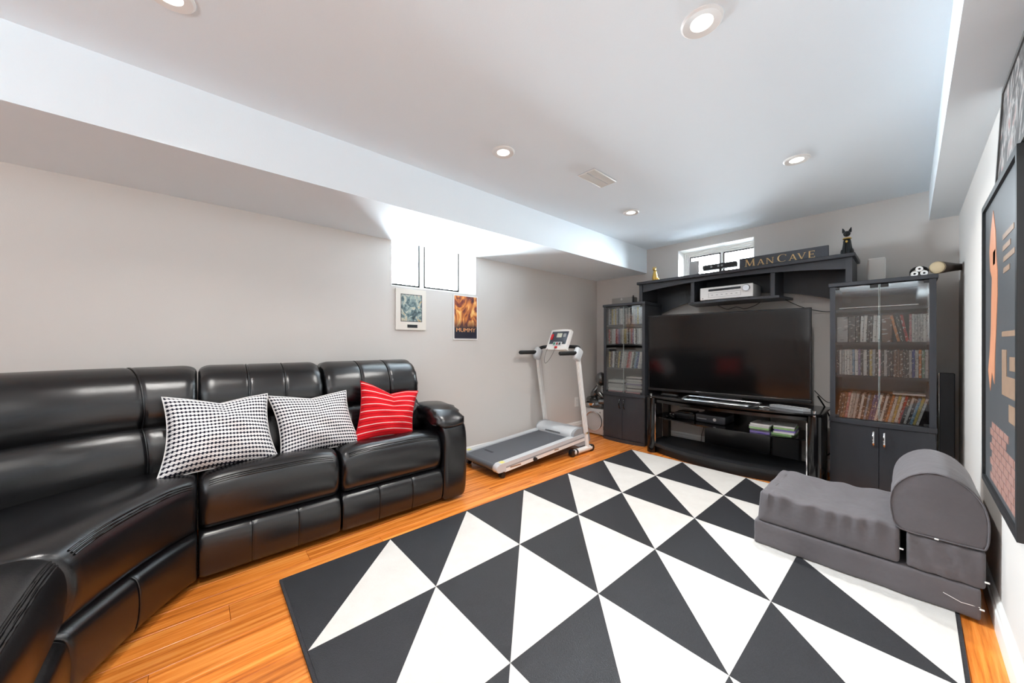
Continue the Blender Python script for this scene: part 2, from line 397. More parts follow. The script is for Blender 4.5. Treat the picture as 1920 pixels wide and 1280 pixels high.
# white plaster returns inside the two window recesses
b = BM()
box(b, XL - TH + .01, XL - .001, W1[0] - .0, W1[0] + .006, W1[2], W1[3]); box(b, XL - TH + .01, XL - .001, W1[1] - .006, W1[1], W1[2], W1[3])
box(b, XL - TH + .01, XL - .001, W1[0], W1[1], W1[2], W1[2] + .006); box(b, XL - TH + .01, XL - .001, W1[0], W1[1], W1[3] - .006, W1[3])
struct('trim_3', b, M_trim)
b = BM()
box(b, W2[0], W2[0] + .006, YB + .001, YB + TH - .01, W2[2], W2[3]); box(b, W2[1] - .006, W2[1], YB + .001, YB + TH - .01, W2[2], W2[3])
box(b, W2[0], W2[1], YB + .001, YB + TH - .01, W2[2], W2[2] + .006); box(b, W2[0], W2[1], YB + .001, YB + TH - .01, W2[3] - .006, W2[3])
struct('trim_4', b, M_trim)
def baseboard(name, poly_axis, a0, a1, base, sgn):
    prof = [(0, 0), (.016, 0), (.016, .075), (.012, .083), (.012, .095), (.006, .108), (0, .112)]
    b = BM(); prism(b, [(base + sgn * p, q) for p, q in prof], poly_axis, a0, a1); struct(name, b, M_trim)
baseboard('baseboard_left', 'y', YN, YB - .02, XL, 1)
baseboard('baseboard_right', 'y', YN, YB - .02, XR, -1)
baseboard('baseboard_back', 'x', XL, XR, YB, -1)

# unseen block added outside the back window to cut light from below
b = BM(); box(b, -.35, 1.45, YB + TH + .005, 5.4, .9, 1.74)
struct('light_blocker_outside', b, mat('pale_blocker', (208, 212, 218), .9, var=.2, vscale=6, bump=.3, bscale=20))
# windows ------------------------------------------------------------
def rect_frame(bm, axis, plane0, plane1, a0, a1, z0, z1, w):
    def B(p, q, r, s):
        if axis == 'x': box(bm, plane0, plane1, p, q, r, s)
        else: box(bm, p, q, plane0, plane1, r, s)
    B(a0, a1, z0, z0 + w); B(a0, a1, z1 - w, z1); B(a0, a0 + w, z0 + w, z1 - w); B(a1 - w, a1, z0 + w, z1 - w)
w = BM(); rect_frame(w, 'x', -1.16, -1.09, W1[0] + .006, W1[1] - .006, W1[2] + .006, W1[3] - .006, .028); w1 = struct('window_1', w, M_trim)
for (y0, y1, dx) in ((.905, 1.27, -.012), (1.255, 1.69, .0)):
    w = BM(); rect_frame(w, 'x', -1.135 + dx, -1.10 + dx, y0, y1, 1.575, 2.04, .034); s = struct('sash', w, M_trim, w1)
    w = BM(); box(w, -1.122 + dx, -1.118 + dx, y0 + .03, y1 - .03, 1.605, 2.01); struct('pane', w, M_wglass, s)
    w = BM(); rect_frame(w, 'x', -1.1005 + dx, -1.0985 + dx, y0 + .026, y1 - .026, 1.601, 2.014, .014); struct('gasket', w, M_gasket, s)
w = BM(); rbox(w, -1.10, -1.085, 1.262, 1.274, 1.79, 1.83, .003, 1); struct('latch', w, M_trim, w1)
w = BM(); rect_frame(w, 'y', 3.88, 3.96, W2[0] + .006, W2[1] - .006, W2[2] + .006, W2[3] - .006, .03)
rect_frame(w, 'y', 3.86, 3.90, W2[0] + .006, W2[1] - .006, W2[2] + .006, W2[3] - .006, .014); w2 = struct('window_2', w, M_trim)
for (x0, x1, dy) in ((.21, .57, 0.0), (.55, .88, .014)):
    w = BM(); rect_frame(w, 'y', 3.90 + dy, 3.93 + dy, x0, x1, 1.82, 2.085, .03); s = struct('sash', w, M_trim, w2)
    w = BM(); box(w, x0 + .028, x1 - .028, 3.913 + dy, 3.917 + dy, 1.845, 2.06); struct('pane', w, M_wglass, s)
    w = BM(); rect_frame(w, 'y', 3.8985 + dy, 3.9005 + dy, x0 + .022, x1 - .022, 1.842, 2.063, .012); struct('gasket', w, M_gasket, s)

# ceiling lights ------------------------------------------------------
POTS = [(.32, -.36, 'partly cut off by the top edge of the picture'), (1.415, 1.015, 'the largest, over the rug on the bulkhead side'),
        (.322, 1.04, 'over the sofa arm, between vent and sofa'), (1.44, 2.42, 'above the front of the television shelves'),
        (.322, 2.46, 'the smallest, beyond the ceiling vent near the back wall'), (1.415, -.40, 'directly above the camera position')]
for i, (x, y, where) in enumerate(POTS):
    t = thing('ceiling_light', 'white recessed ceiling spotlight, ' + where, 'light', (x, y, ZC), 'recessed ceiling spotlights')
    b = BM(); lathe(b, [(.033, .0), (.036, -.006), (.060, -.009), (.066, -.004), (.066, .0)], (x, y, ZC), n=28); part(t, 'trim_ring', b, M_white)
    b = BM(); lathe(b, [(0, -.004), (.020, -.004), (.031, -.0055), (.0345, -.004)], (x, y, ZC), n=24); part(t, 'lens', b, M_bulb)
    l = bpy.data.lights.new('spot_lamp', 'AREA'); l.shape = 'DISK'; l.size = .05; l.energy = POT_POWER; l.color = (1.0, .975, .94); l.spread = R(126)
    lo = bpy.data.objects.new('spot_lamp', l); COL.objects.link(lo); lo.parent = t; lo.location = (0, 0, -.012)
t = thing('ceiling_vent', 'white slotted air vent in the ceiling between two spotlights', 'vent', (.50, 1.72, ZC))
b = BM(); box(b, .435, .565, 1.59, 1.85, ZC - .004, ZC); part(t, 'plate', b, M_wgrey)
b = BM()
for k in range(2): rbox(b, .437 + k * .122, .441 + k * .122, 1.592, 1.848, ZC - .012, ZC - .003, .002, 1)
for k in range(2): rbox(b, .437, .563, 1.592 + k * .252, 1.596 + k * .252, ZC - .012, ZC - .003, .002, 1)
part(t, 'frame', b, M_trim)
for k in range(20):
    for x0 in (.446, .506):
        b = BM(); box(b, x0, x0 + .048, 1.607 + k * .012, 1.612 + k * .012, ZC - .010, ZC - .003); part(t, 'slat', b, M_trim, 0)

# ================================================================== RUG
RA = -0.0078
t = thing('area_rug', 'large black and white rug woven in a pattern of triangles', 'rug', (0, 0, 0)); t.rotation_euler = (0, 0, RA)
b = BM(); g = {}
for i in range(5):
    for j in range(7): g[i, j] = b.verts.new((i * .5, j * .5, .0135))
for i in range(4):
    for j in range(1, 7):      # white triangle: (i,j) (i+1,j-1) (i+1,j); black: (i,j-1) (i+1,j-1) (i,j)
        f = b.faces.new((g[i, j], g[i + 1, j - 1], g[i + 1, j])); f.material_index = 1
        f = b.faces.new((g[i, j - 1], g[i + 1, j - 1], g[i, j])); f.material_index = 0
part(t, 'pile', b, [M_rugb, M_rugw], 0)
b = BM(); box(b, 0, 2, 0, 3, 0.0015, .0125); part(t, 'backing', b, M_rugb, 0)
b = BM()
box(b, -.012, 0, -.012, 3.012, .001, .011); box(b, 2, 2.012, -.012, 3.012, .001, .011); box(b, 0, 2, -.012, 0, .001, .011); box(b, 0, 2, 3, 3.012, .001, .011)
part(t, 'binding', b, mat('rug_binding', (44, 44, 48), .9, bump=.4, bscale=200, var=.2, vscale=80), 0)

# ================================================================== SECTIONAL SOFA
sofa = thing('sectional_sofa', 'black leather reclining sectional sofa curving round the room corner', 'sofa', (-.5, .3, 0))
def lerp(a, b, t): return a + (b - a) * t
def railA(y0, y1):
    return lambda t: (Vector((-.80, lerp(y0, y1, t))), Vector((-.205, lerp(y0, y1, t))))
def railW(t):
    a = (1 - t) * PI / 2     # t=1 joins section A, t=0 joins section B
    ca, sa = math.cos(a), math.sin(a)
    pb = Vector((-.80 + 1.05 * (1 - ca) ** 1.15, -.29 - 1.13 * sa ** 1.1))
    s = 1 - t; p0, p1, p2 = Vector((-.205, -.29)), Vector((-.06, -.43)), Vector((.25, -.575))
    pf = p0 * (1 - s) ** 2 + p1 * 2 * s * (1 - s) + p2 * s * s
    return pb, pf
def railB(x0, x1):
    return lambda t: (Vector((lerp(x0, x1, 1 - t), -1.42)), Vector((lerp(x0, x1, 1 - t), -.575)))
def sweep(bm, rail, prof, org, n=26, end_r=.045, k=.30, seams=(), crown=0.0, pucker=0.0, seed=1, t0=0.0, t1=1.0):
    per = len(prof); cz = sum(p[1] for p in prof) / per; cdm = sum(p[0] for p in prof) / per
    ts = []
    L = sum(((rail((i + 1) / 40)[0] + rail((i + 1) / 40)[1]) / 2 - (rail(i / 40)[0] + rail(i / 40)[1]) / 2).length for i in range(40))
    e = end_r / L
    for s in (0, .08, .22, .42, .68, 1.0): ts.append(s * e)
    for i in range(1, n): ts.append(lerp(e, 1 - e, i / n))
    for s in seams: ts += [s - .014 / L, s - .006 / L, s, s + .006 / L, s + .014 / L]
    for s in (1.0, .68, .42, .22, .08, 0): ts.append(1 - s * e)
    ts = sorted(set(round(x, 5) for x in ts)); rings = []
    for t in ts:
        pb, pf = rail(lerp(t0, t1, t)); d = (pf - pb).normalized(); o = pb if org == 'b' else pf
        q = min(t, 1 - t) / e
        f = math.sqrt(max(0, 1 - (1 - min(1, q)) ** 2))
        sc = 1 - k * (1 - f)
        for s in seams: sc -= .035 * math.exp(-((t - s) * L / .008) ** 2)
        cr = crown * (1 - (2 * t - 1) ** 4)
        ring = []
        for j, (pd, pz) in enumerate(prof):
            w = 0
            if pucker and q < 3.5:
                w = pucker * math.sin(j * 2.3 + seed) * math.exp(-q * 1.1)
            dd = cdm + (pd - cdm) * (sc + w); zz = cz + (pz - cz) * (sc + w)
            if pz > cz: zz += cr
            p = o + d * dd; ring.append(bm.verts.new((p.x, p.y, zz)))
        rings.append(ring)
    for A, B in zip(rings, rings[1:]):
        for j in range(per): bm.faces.new((A[j], A[(j + 1) % per], B[(j + 1) % per], B[j]))
    bm.faces.new(rings[0][::-1]); bm.faces.new(rings[-1])
def seam_tube(bm, rail, prof, org, t, r=.0035, lo=0, hi=None, out=.002):
    pb, pf = rail(t); d = (pf - pb).normalized(); o = pb if org == 'b' else pf
    pts = []; per = len(prof); cz = sum(p[1] for p in prof) / per; cdm = sum(p[0] for p in prof) / per
    for pd, pz in prof[lo:hi]:
        p = o + d * (cdm + (pd - cdm) * .975 + out * (1 if pd > cdm else 0)); pts.append((p.x, p.y, cz + (pz - cz) * .975 + (out if pz > cz else 0)))
    tube(bm, pts, r, 6)
HEAD = catmull([(.02, .70), (-.02, .85), (-.02, .93), (.04, .962), (.13, .955), (.21, .905), (.255, .82), (.265, .74), (.235, .675), (.16, .645), (.07, .65)], 3)
LUMB = catmull([(.05, .42), (.03, .60), (.10, .70), (.18, .705), (.26, .66), (.305, .57), (.31, .48), (.27, .41), (.15, .39)], 3)
SEAT = catmull([(-.46, .26), (-.47, .40), (-.40, .445), (-.25, .455), (-.12, .478), (-.045, .468), (-.006, .425), (.006, .37), (.002, .31), (-.018, .258), (-.06, .238), (-.2, .235)], 3)
FOOT = catmull([(-.09, .035), (-.02, .03), (.002, .06), (.010, .135), (.004, .20), (-.018, .232), (-.09, .238)], 3)
def unit(rail, seams, wseat=None, head_seed=1, fseams=(.33, .66)):
    b = BM(); sweep(b, rail, HEAD, 'b', 30, .055, .24, seams, pucker=.035, seed=head_seed); hd = part(sofa, 'headrest', b, M_leather, 60)
    b = BM(); sweep(b, rail, LUMB, 'b', 24, .04, .2, seams); lb = part(sofa, 'backrest', b, M_leather, 60)
    for s in seams:
        b = BM(); seam_tube(b, rail, HEAD, 'b', s, lo=8, hi=26); part(hd, 'piping', b, M_leather, 60)
        b = BM(); seam_tube(b, rail, LUMB, 'b', s, lo=7, hi=20); part(lb, 'piping', b, M_leather, 60)
    sp = wseat or SEAT
    b = BM(); sweep(b, rail, sp, 'f', 28, .035, .16, (), crown=.022); st = part(sofa, 'seat_cushion', b, M_leather, 60)
    per = len(sp); cz = sum(p[1] for p in sp) / per; cdm = sum(p[0] for p in sp) / per
    for fi in (16.35, 16.85, 17.35):
        i0 = int(fi); f = fi - i0; wd = lerp(sp[i0][0], sp[i0 + 1][0], f); wz = lerp(sp[i0][1], sp[i0 + 1][1], f)
        b = BM(); pts = []
        for i in range(33):
            t = lerp(.06, .94, i / 32); pb, pf = rail(t); d = (pf - pb).normalized()
            p = pf + d * (wd + .0012); pts.append((p.x, p.y, wz + .0012 + .022 * (1 - (2 * t - 1) ** 4)))
        tube(b, pts, .0032, 6); part(st, 'stitched_welt', b, M_leather, 60)
    b = BM(); sweep(b, rail, FOOT, 'f', 20, .025, .12, fseams); ft = part(sofa, 'footrest', b, M_leather, 60)
    for s in fseams:
        b = BM(); seam_tube(b, rail, FOOT, 'f', s, lo=3, hi=16, r=.003); part(ft, 'piping', b, M_leather, 60)
unit(railA(.315, .950), (.36, .66), head_seed=2)
unit(railA(-.285, .305), (.36, .66), head_seed=5)
WSEAT = [(d * (1.35 if d < -.1 else 1.0), z) for d, z in SEAT]
unit(railW, (.28, .82), WSEAT, head_seed=9, fseams=(.42,))
unit(railB(.26, .90), (.34, .66), [(d * (1.2 if d < -.1 else 1.0), z + (.012 if z > .3 else 0)) for d, z in SEAT], head_seed=3)
# carcass under the cushions
def carcass(rail, n=1):
    b = BM(); P = [rail(i / n) for i in range(n + 1)]
    for z0, z1, fb, ff in ((.05, .24, 0.0, .09), (.24, .62, -.0, None)):
        for (pb0, pf0), (pb1, pf1) in zip(P, P[1:]):
            q = []
            for pb, pf in ((pb0, pf0), (pb1, pf1)):
                d = (pf - pb).normalized(); q.append((pb + d * .01, (pf - d * ff) if ff else pb + d * .09))
            pts = [q[0][0], q[0][1], q[1][1], q[1][0]]
            prism(b, [(p.x, p.y) for p in pts], 'z', z0, z1)
    part(sofa, 'frame', b, M_leather, 0)
carcass(railA(-.285, .950)); carcass(railW, 8); carcass(railB(.26, .90))
# the arm beside the treadmill, and its twin at the other end
def arm(mtx):
    b = BM(); s = BM()
    prof = catmull([(-.79, .05), (-.79, .50), (-.70, .565), (-.40, .56), (-.24, .545), (-.19, .50), (-.175, .38), (-.178, .18), (-.195, .04), (-.24, .03), (-.5, .03)], 3)
    ys = [(.952, .93), (.956, .965), (.968, .99), (.99, 1.0), (1.05, 1.0), (1.095, 1.0), (1.118, .985), (1.132, .955), (1.138, .91)]
    cx, cz = -.48, .30; rings = []
    for y, k in ys: rings.append([s.verts.new((cx + (x - cx) * k, y, cz + (z - cz) * k)) for x, z in prof])
    for A, B in zip(rings, rings[1:]):
        for j in range(len(prof)): s.faces.new((A[j], A[(j + 1) % len(prof)], B[(j + 1) % len(prof)], B[j]))
    s.faces.new(rings[0][::-1]); s.faces.new(rings[-1]); merge(b, s, mtx); a = part(sofa, 'arm', b, M_leather, 60)
    b = BM(); s = BM()
    prof = catmull([(-.70, .535), (-.70, .60), (-.60, .64), (-.42, .652), (-.29, .635), (-.205, .585), (-.178, .54), (-.20, .515), (-.32, .53), (-.5, .53)], 3)
    ys = [(.905, .55), (.912, .74), (.928, .89), (.955, .97), (1.0, 1.0), (1.05, 1.0), (1.09, .96), (1.112, .86), (1.12, .66)]
    cx, cz = -.45, .565; rings = []
    for i, (y, k) in enumerate(ys):
        rings.append([s.verts.new((cx + (x - cx) * (.6 + .4 * k), y + .01 * math.sin(x * 90), cz + (z - cz) * k + .004 * math.sin(x * 130 + i) * (1 if x > -.3 else 0))) for x, z in prof])
    for A, B in zip(rings, rings[1:]):
        for j in range(len(prof)): s.faces.new((A[j], A[(j + 1) % len(prof)], B[(j + 1) % len(prof)], B[j]))
    s.faces.new(rings[0][::-1]); s.faces.new(rings[-1]); merge(b, s, mtx); p = part(a, 'arm_pad', b, M_leather, 60)
    b = BM(); s = BM(); tube(s, [(-.25, y, .545 + .055 * math.sin((y - .905) / .215 * PI) ** .6) for y in [.915 + .2 * i / 10 for i in range(11)]], .003, 6); merge(b, s, mtx); part(a, 'piping', b, M_leather, 60)
arm(Matrix.Identity(4))
arm(Matrix.Translation((-.05, -.78 + .205 , 0)) @ Matrix(((0, 1, 0, 0), (1, 0, 0, 0), (0, 0, 1, 0), (0, 0, 0, 1))) @ Matrix.Translation((.205, 0, 0)) if False else Matrix(((0, 1, 0, -.05), (1.42, 0, 0, -.284), (0, 0, 1, 0), (0, 0, 0, 1))))

# ---- throw pillows
def pillow(name, TL, TR, BR, BL, th, m, label, seed, lean_n, sag=0.06):
    TL, TR, BR, BL = map(Vector, (TL, TR, BR, BL)); N = 26
    ctr = (TL + TR + BR + BL) / 4; t = thing(name, label, 'pillow', (ctr.x, ctr.y, min(BR.z, BL.z)), 'throw pillows on the sofa')
    ux = ((TR + BR) - (TL + BL)).normalized(); uz = ((TL + TR) - (BL + BR)).normalized(); nrm = ux.cross(uz).normalized()
    if nrm.dot(Vector(lean_n)) < 0: nrm = -nrm
    rn = random.Random(seed); ph = [rn.uniform(0, 6) for _ in range(6)]
    b = BM(); uvl = b.loops.layers.uv.new('UVMap'); V = {}
    def pt(u, v, side):
        a, c = u * 2 - 1, v * 2 - 1
        pin = .12
        uu = .5 + (a * (1 - pin * (1 - c * c) )) / 2; vv = .5 + (c * (1 - pin * (1 - a * a))) / 2
        if c > 0: vv -= sag * c * max(0, 1 - abs(a) * 1.5) ** 1.5
        p = (BL * (1 - uu) + BR * uu) * (1 - vv) + (TL * (1 - uu) + TR * uu) * vv
        h = (max(0, 1 - a * a) ** .55) * (max(0, 1 - c * c) ** .55)
        h *= 1 + .10 * math.sin(5 * a + ph[0]) * math.cos(4 * c + ph[1]) + .05 * math.sin(9 * c + 6 * a + ph[2])
        return p + nrm * side * (th * h + .002)
    for s in (1, -1):
        for i in range(N + 1):
            for j in range(N + 1):
                edge = i in (0, N) or j in (0, N)
                if edge and s == -1: V[i, j, -1] = V[i, j, 1]; continue
                V[i, j, s] = b.verts.new(pt(i / N, j / N, 0 if edge else s))
        for i in range(N):
            for j in range(N):
                q = [(i, j), (i + 1, j), (i + 1, j + 1), (i, j + 1)]
                f = b.faces.new([V[x, y, s] for x, y in q])
                for lp, (x, y) in zip(f.loops, q): lp[uvl].uv = (x / N, y / N)
    part(t, 'cover', b, m, 80)
    b = BM(); ring = [pt(i / N, 0, 0) for i in range(N)] + [pt(1, j / N, 0) for j in range(N)] + [pt(1 - i / N, 1, 0) for i in range(N)] + [pt(0, 1 - j / N, 0) for j in range(N)]
    tube(b, ring, .0028, 6, closed=True); part(t, 'seam', b, mat('seam_' + m.name, (235, 233, 232) if m is M_cross else (170, 20, 32), .9), 60)
pillow('throw_pillow', (-.455, -.415, .832), (-.50, .005, .805), (-.345, .045, .452), (-.275, -.425, .482), .10, M_cross, 'larger black and white cross-patterned pillow at the curve of the sofa', 1, (1, 0, .3))
pillow('throw_pillow', (-.515, .005, .790), (-.515, .425, .785), (-.355, .475, .462), (-.365, .045, .445), .088, M_cross, 'smaller black and white cross-patterned pillow beside the red pillow', 2, (1, 0, .3), .045)
pillow('throw_pillow', (-.47, .50, .845), (-.46, .90, .745), (-.335, .80, .455), (-.36, .415, .462), .095, M_stripe, 'red pillow with thin white stripes beside the sofa arm', 3, (1, 0, .3), .10)
pillow('throw_pillow', (.40, -1.13, .80), (.80, -1.13, .80), (.82, -.98, .47), (.38, -.98, .47), .080, M_stripe, 'second red striped pillow seen only as a reflection in the television', 4, (0, 1, .3), .06)

# ================================================================== TREADMILL
TX = -.535
t = thing('treadmill', 'white folding treadmill with black belt against the wall', 'treadmill', (TX, 2.1, 0))
DY0, DY1 = 1.475, 2.62
def dz(y): return lerp(.105, .175, (y - DY0) / (DY1 - DY0))
def slope_box(bm, x0, x1, y0, y1, a, c):
    v = box(bm, x0, x1, y0, y1, 0, 1)
    for q in v: q.co.z = dz(q.co.y) + (c if q.co.z > .5 else a)
b = BM(); slope_box(b, TX - .20, TX + .20, DY0 + .03, DY1, -.035, .004)
lathe(b, [(0, -.2), (.026, -.2), (.026, .2), (0, .2)], (TX, DY0 + .03, dz(DY0) - .018), 'x', 16); part(t, 'running_belt', b, mat('treadmill_belt', (84, 87, 93), .5, bump=.1, bscale=400, var=.08))
b = BM(); slope_box(b, TX - .2035, TX + .2035, DY0 + .05, DY1 - .02, -.01, .0025); part(t, 'belt_edge', b, M_plastic)
for sx in (-1, 1):
    x0, x1 = (TX + .203, TX + .262) if sx > 0 else (TX - .262, TX - .203)
    b = BM(); slope_box(b, x0, x1, DY0 + .03, DY1, -.018, .014); part(t, 'foot_rail', b, M_wgrey)
    b = BM(); xo = x1 if sx > 0 else x0; slope_box(b, min(xo, xo - sx * .03), max(xo, xo - sx * .03), DY0 + .09, DY1, -.06, -.019); part(t, 'side_frame', b, M_white)
    b = BM(); slope_box(b, min(xo, xo - sx * .004) - .001, max(xo, xo - sx * .004) + .001, DY0 + .10, DY1, -.030, -.018); part(t, 'rail_strip', b, M_gplas)
    b = BM(); lathe(b, [(0, -.030), (.030, -.030), (.034, -.025), (.034, .025), (.030, .030), (0, .030)], ((x0 + x1) / 2, DY0 + .035, dz(DY0) - .018), 'x', 18)
    slope_box(b, x0 - .001, x1 + .001, DY0 + .035, DY0 + .10, -.052, .016); part(t, 'end_cap', b, M_wgrey)
    b = BM(); slope_box(b, (x0 + x1) / 2 - .02, (x0 + x1) / 2 + .02, DY0 + .06, DY0 + .10, .016, .0165); part(t, 'warning_sticker', b, mat('yellow_sticker', (222, 214, 120), .6))
    b = BM(); lathe(b, [(0, -.02), (.022, -.02), (.022, .02), (0, .02)], ((x0 + x1) / 2, DY0 + .08, .023), 'x', 14); part(t, 'foot_roller', b, M_plastic)
b = BM(); box(b, TX - .15, TX + .15, DY0 + .06, DY0 + .09, .03, .06); part(t, 'rear_crossbar', b, M_plastic)
b = BM(); lathe(b, [(0, 0), (.016, 0), (.018, .006), (.016, .022), (0, .022)], (TX + .262, 1.90, dz(1.9) - .045), 'x', 14); part(t, 'lock_knob', b, M_plastic)
for (ya, yb) in ((1.62, 1.74), (2.16, 2.22)):
    b = BM(); box(b, TX + .2615, TX + .2625, ya, yb, dz((ya + yb) / 2) - .045, dz((ya + yb) / 2) - .034); part(t, 'badge', b, mat('badge_brown', (150, 120, 96), .5))
b = BM(); slope_box(b, TX - .15, TX - .03, 1.66, 1.685, .0042, .0046); part(t, 'belt_badge', b, mat('belt_mark', (48, 50, 56), .6))
# motor hood
b = BM(); prof = catmull([(2.43, .165), (2.44, .215), (2.50, .245), (2.60, .245), (2.68, .215), (2.71, .15), (2.70, .09), (2.55, .07), (2.45, .10)], 3)
prism(b, prof, 'x', TX - .232, TX + .232); part(t, 'motor_hood', b, M_wgrey)
for sx in (-1, 1):
    b = BM(); pr2 = [(2.50 + (p[0] - 2.50) * .93 + .01, .155 + (p[1] - .155) * 1.02) for p in prof]; prism(b, pr2, 'x', TX + sx * .232, TX + sx * .258); part(t, 'hood_cap', b, M_gplas)
b = BM(); box(b, TX - .10, TX + .10, 2.425, 2.44, .185, .20); part(t, 'hood_badge', b, M_chrome)
b = BM(); box(b, TX - .05, TX + .05, 2.55, 2.57, .2455, .2465); part(t, 'hood_badge', b, M_gplas)
# posts, base feet, grips, console
for sx in (-1, 1):
    x = TX + sx * .272
    b = BM()
    tube(b, [(x, 2.645, .045), (x, 2.620, .20)], .0215, 10); part(t, 'post_foot', b, M_white)
    b = BM(); s = BM(); box(s, -.017, .017, -.026, .026, 0, .76); bmesh.ops.bevel(s, geom=s.edges[:], offset=.008, segments=2, affect='EDGES')
    merge(b, s, Matrix.Translation((x, 2.622, .185)) @ Matrix.Rotation(R(9.6), 4, 'X')); part(t, 'post', b, M_white)
    b = BM(); tube(b, [(x, 2.622, .190), (x, 2.620, .204)], .0235, 12); part(t, 'post_collar', b, M_gold)
    b = BM(); tube(b, [(x, 2.42, .036), (x, 2.70, .036)], .026, 12); part(t, 'base_tube', b, M_white)
    for yy in (2.705, 2.405):
        b = BM(); lathe(b, [(0, -.02), (.032, -.02), (.034, 0), (.032, .02), (0, .02)], (x, yy, .034), 'x', 16); part(t, 'wheel', b, M_plastic)
    b = BM(); lathe(b, [(.0265, -.012), (.028, 0), (.0265, .012)], (x, 2.46, .036), 'y', 14); part(t, 'tube_band', b, M_plastic)
    b = BM(); rbox(b, x - .026, x + .026, -.05, .05, -.06, .07, .02, 3, Matrix.Translation((0, 2.487, .975)) @ Matrix.Rotation(R(-30), 4, 'X')); part(t, 'grip_joint', b, M_wgrey, 50)
    b = BM(); tube(b, [(x, 2.475, .995), (x, 2.23, .995), (x, 2.222, .995)], .020, 12, rs=[.020, .020, .015]); part(t, 'hand_grip', b, M_rubber)
b = BM(); box(b, TX - .25, TX + .25, 2.655, 2.69, .02, .055); part(t, 'base_crossbar', b, M_gplas)
b = BM(); tube(b, catmull([(TX - .272, 2.50, 1.02), (TX - .25, 2.53, 1.045), (TX - .16, 2.56, 1.055), (TX + .16, 2.56, 1.055), (TX + .25, 2.53, 1.045), (TX + .272, 2.50, 1.02)], 4, False), .018, 10); part(t, 'handlebar', b, M_rubber)
CM = Matrix.Translation((TX + .01, 2.52, 1.115)) @ Matrix.Rotation(R(-26), 4, 'X') @ Matrix.Diagonal((.76, 1, 1, 1))
def cbox(x0, x1, y0, y1, z0, z1, r=.004): b = BM(); rbox(b, x0, x1, y0, y1, z0, z1, r, 2, CM); return b
b = BM(); s = BM()
poly = catmull([(-.165, -.105), (.165, -.105), (.172, -.08), (.172, .09), (.155, .118), (0, .126), (-.155, .118), (-.172, .09), (-.172, -.08)], 3)
prism(s, poly, 'y', -.018, .022); merge(b, s, CM); con = part(t, 'console', b, M_white, 40)
b = cbox(-.145, .145, -.021, -.016, -.020, .100); part(con, 'display_panel', b, mat('console_panel', (62, 68, 78), .35))
b = cbox(-.145, -.075, -.0205, -.016, -.045, -.018); part(con, 'panel_wing', b, mat('console_panel2', (52, 58, 66), .35))
b = cbox(.085, .145, -.0205, -.016, -.045, -.018); part(con, 'panel_wing', b, mat('console_panel2', (52, 58, 66), .35))
b = cbox(-.045, .045, -.023, -.018, .030, .078); part(con, 'screen', b, mat('lcd', (206, 208, 190), .3))
b = cbox(.065, .115, -.023, -.018, .035, .075); part(con, 'dial_print', b, M_gplas)
b = cbox(-.135, -.098, -.036, -.018, .000, .066, .008); part(con, 'stop_button', b, M_red)
b = cbox(-.070, .075, -.023, -.016, -.062, -.020); part(con, 'key_panel', b, M_wgrey)
for (x0, x1, m) in ((-.062, -.03, mat('green_key', (60, 140, 110), .4)), (-.012, .02, mat('red_key', (150, 60, 64), .4)), (.035, .065, M_plastic)):
    b = cbox(x0, x1, -.026, -.02, -.055, -.028); part(con, 'key', b, m)
b = cbox(-.018, .022, -.030, -.016, -.095, -.072); part(con, 'safety_key', b, M_red)
cl = [CM @ Vector((.0, -.026, -.09)), CM @ Vector((-.005, -.03, -.16)), CM @ Vector((-.03, -.035, -.235)), CM @ Vector((-.075, -.035, -.27)), CM @ Vector((-.115, -.035, -.23)), CM @ Vector((-.135, -.03, -.15)), CM @ Vector((-.14, -.02, -.10))]
b = BM(); tube(b, catmull([tuple(p) for p in cl], 4, False), .0018, 6); part(t, 'safety_cord', b, M_cable)

# ================================================================== SUBWOOFER AND STATUE
t = thing('subwoofer', 'silver box loudspeaker with round grille on the floor in the corner', 'speaker', (-.615, 3.42, 0))
b = BM(); rbox(b, -.745, -.488, 3.262, 3.58, .012, .312, .006, 2); part(t, 'cabinet', b, M_silver)
b = BM(); lathe(b, [(.113, 0), (.118, .004), (.113, .012), (.106, .010), (.104, .002)], (-.622, 3.262, .165), '-y', 36); part(t, 'grille_ring', b, M_chrome)
b = BM(); lathe(b, [(0, .006), (.06, .0055), (.104, .002)], (-.622, 3.262, .165), '-y', 36); part(t, 'grille', b, mat('speaker_cloth_grey', (176, 174, 172), .7, bump=.2, bscale=500))
b = BM(); lathe(b, [(0, .008), (.010, .008), (.012, 0)], (-.53, 3.262, .275), '-y', 14); part(t, 'knob', b, M_chrome)
for sx in (-.73, -.50):
    for yy in (3.28, 3.56): b = BM(); lathe(b, [(0, 0), (.012, 0), (.012, .013), (0, .013)], (sx, yy, 0), 'z', 10); part(t, 'foot', b, M_plastic)
t = thing('statue', 'pewter seated figure statue resting on the silver loudspeaker', 'statue', (-.60, 3.40, .312))
b = BM()
lathe(b, [(0, 0), (.12, 0), (.135, .03), (.128, .075), (.10, .095), (.06, .10), (0, .10)], (-.605, 3.40, .312), 'z', 24)
lathe(b, [(0, .0), (.085, .0), (.092, .05), (.07, .12), (.06, .17), (.045, .20), (0, .205)], (-.58, 3.42, .40), 'z', 20)
sphere(b, (-.578, 3.39, .660), .068, .070, .080, 20, 14)
sphere(b, (-.575, 3.335, .635), .014, .016, .018); sphere(b, (-.598, 3.342, .655), .012, .01, .008); sphere(b, (-.553, 3.342, .655), .012, .01, .008)
sphere(b, (-.636, 3.40, .648), .012, .018, .026); sphere(b, (-.514, 3.40, .648), .012, .018, .026)
sphere(b, (-.575, 3.338, .610), .020, .012, .007)
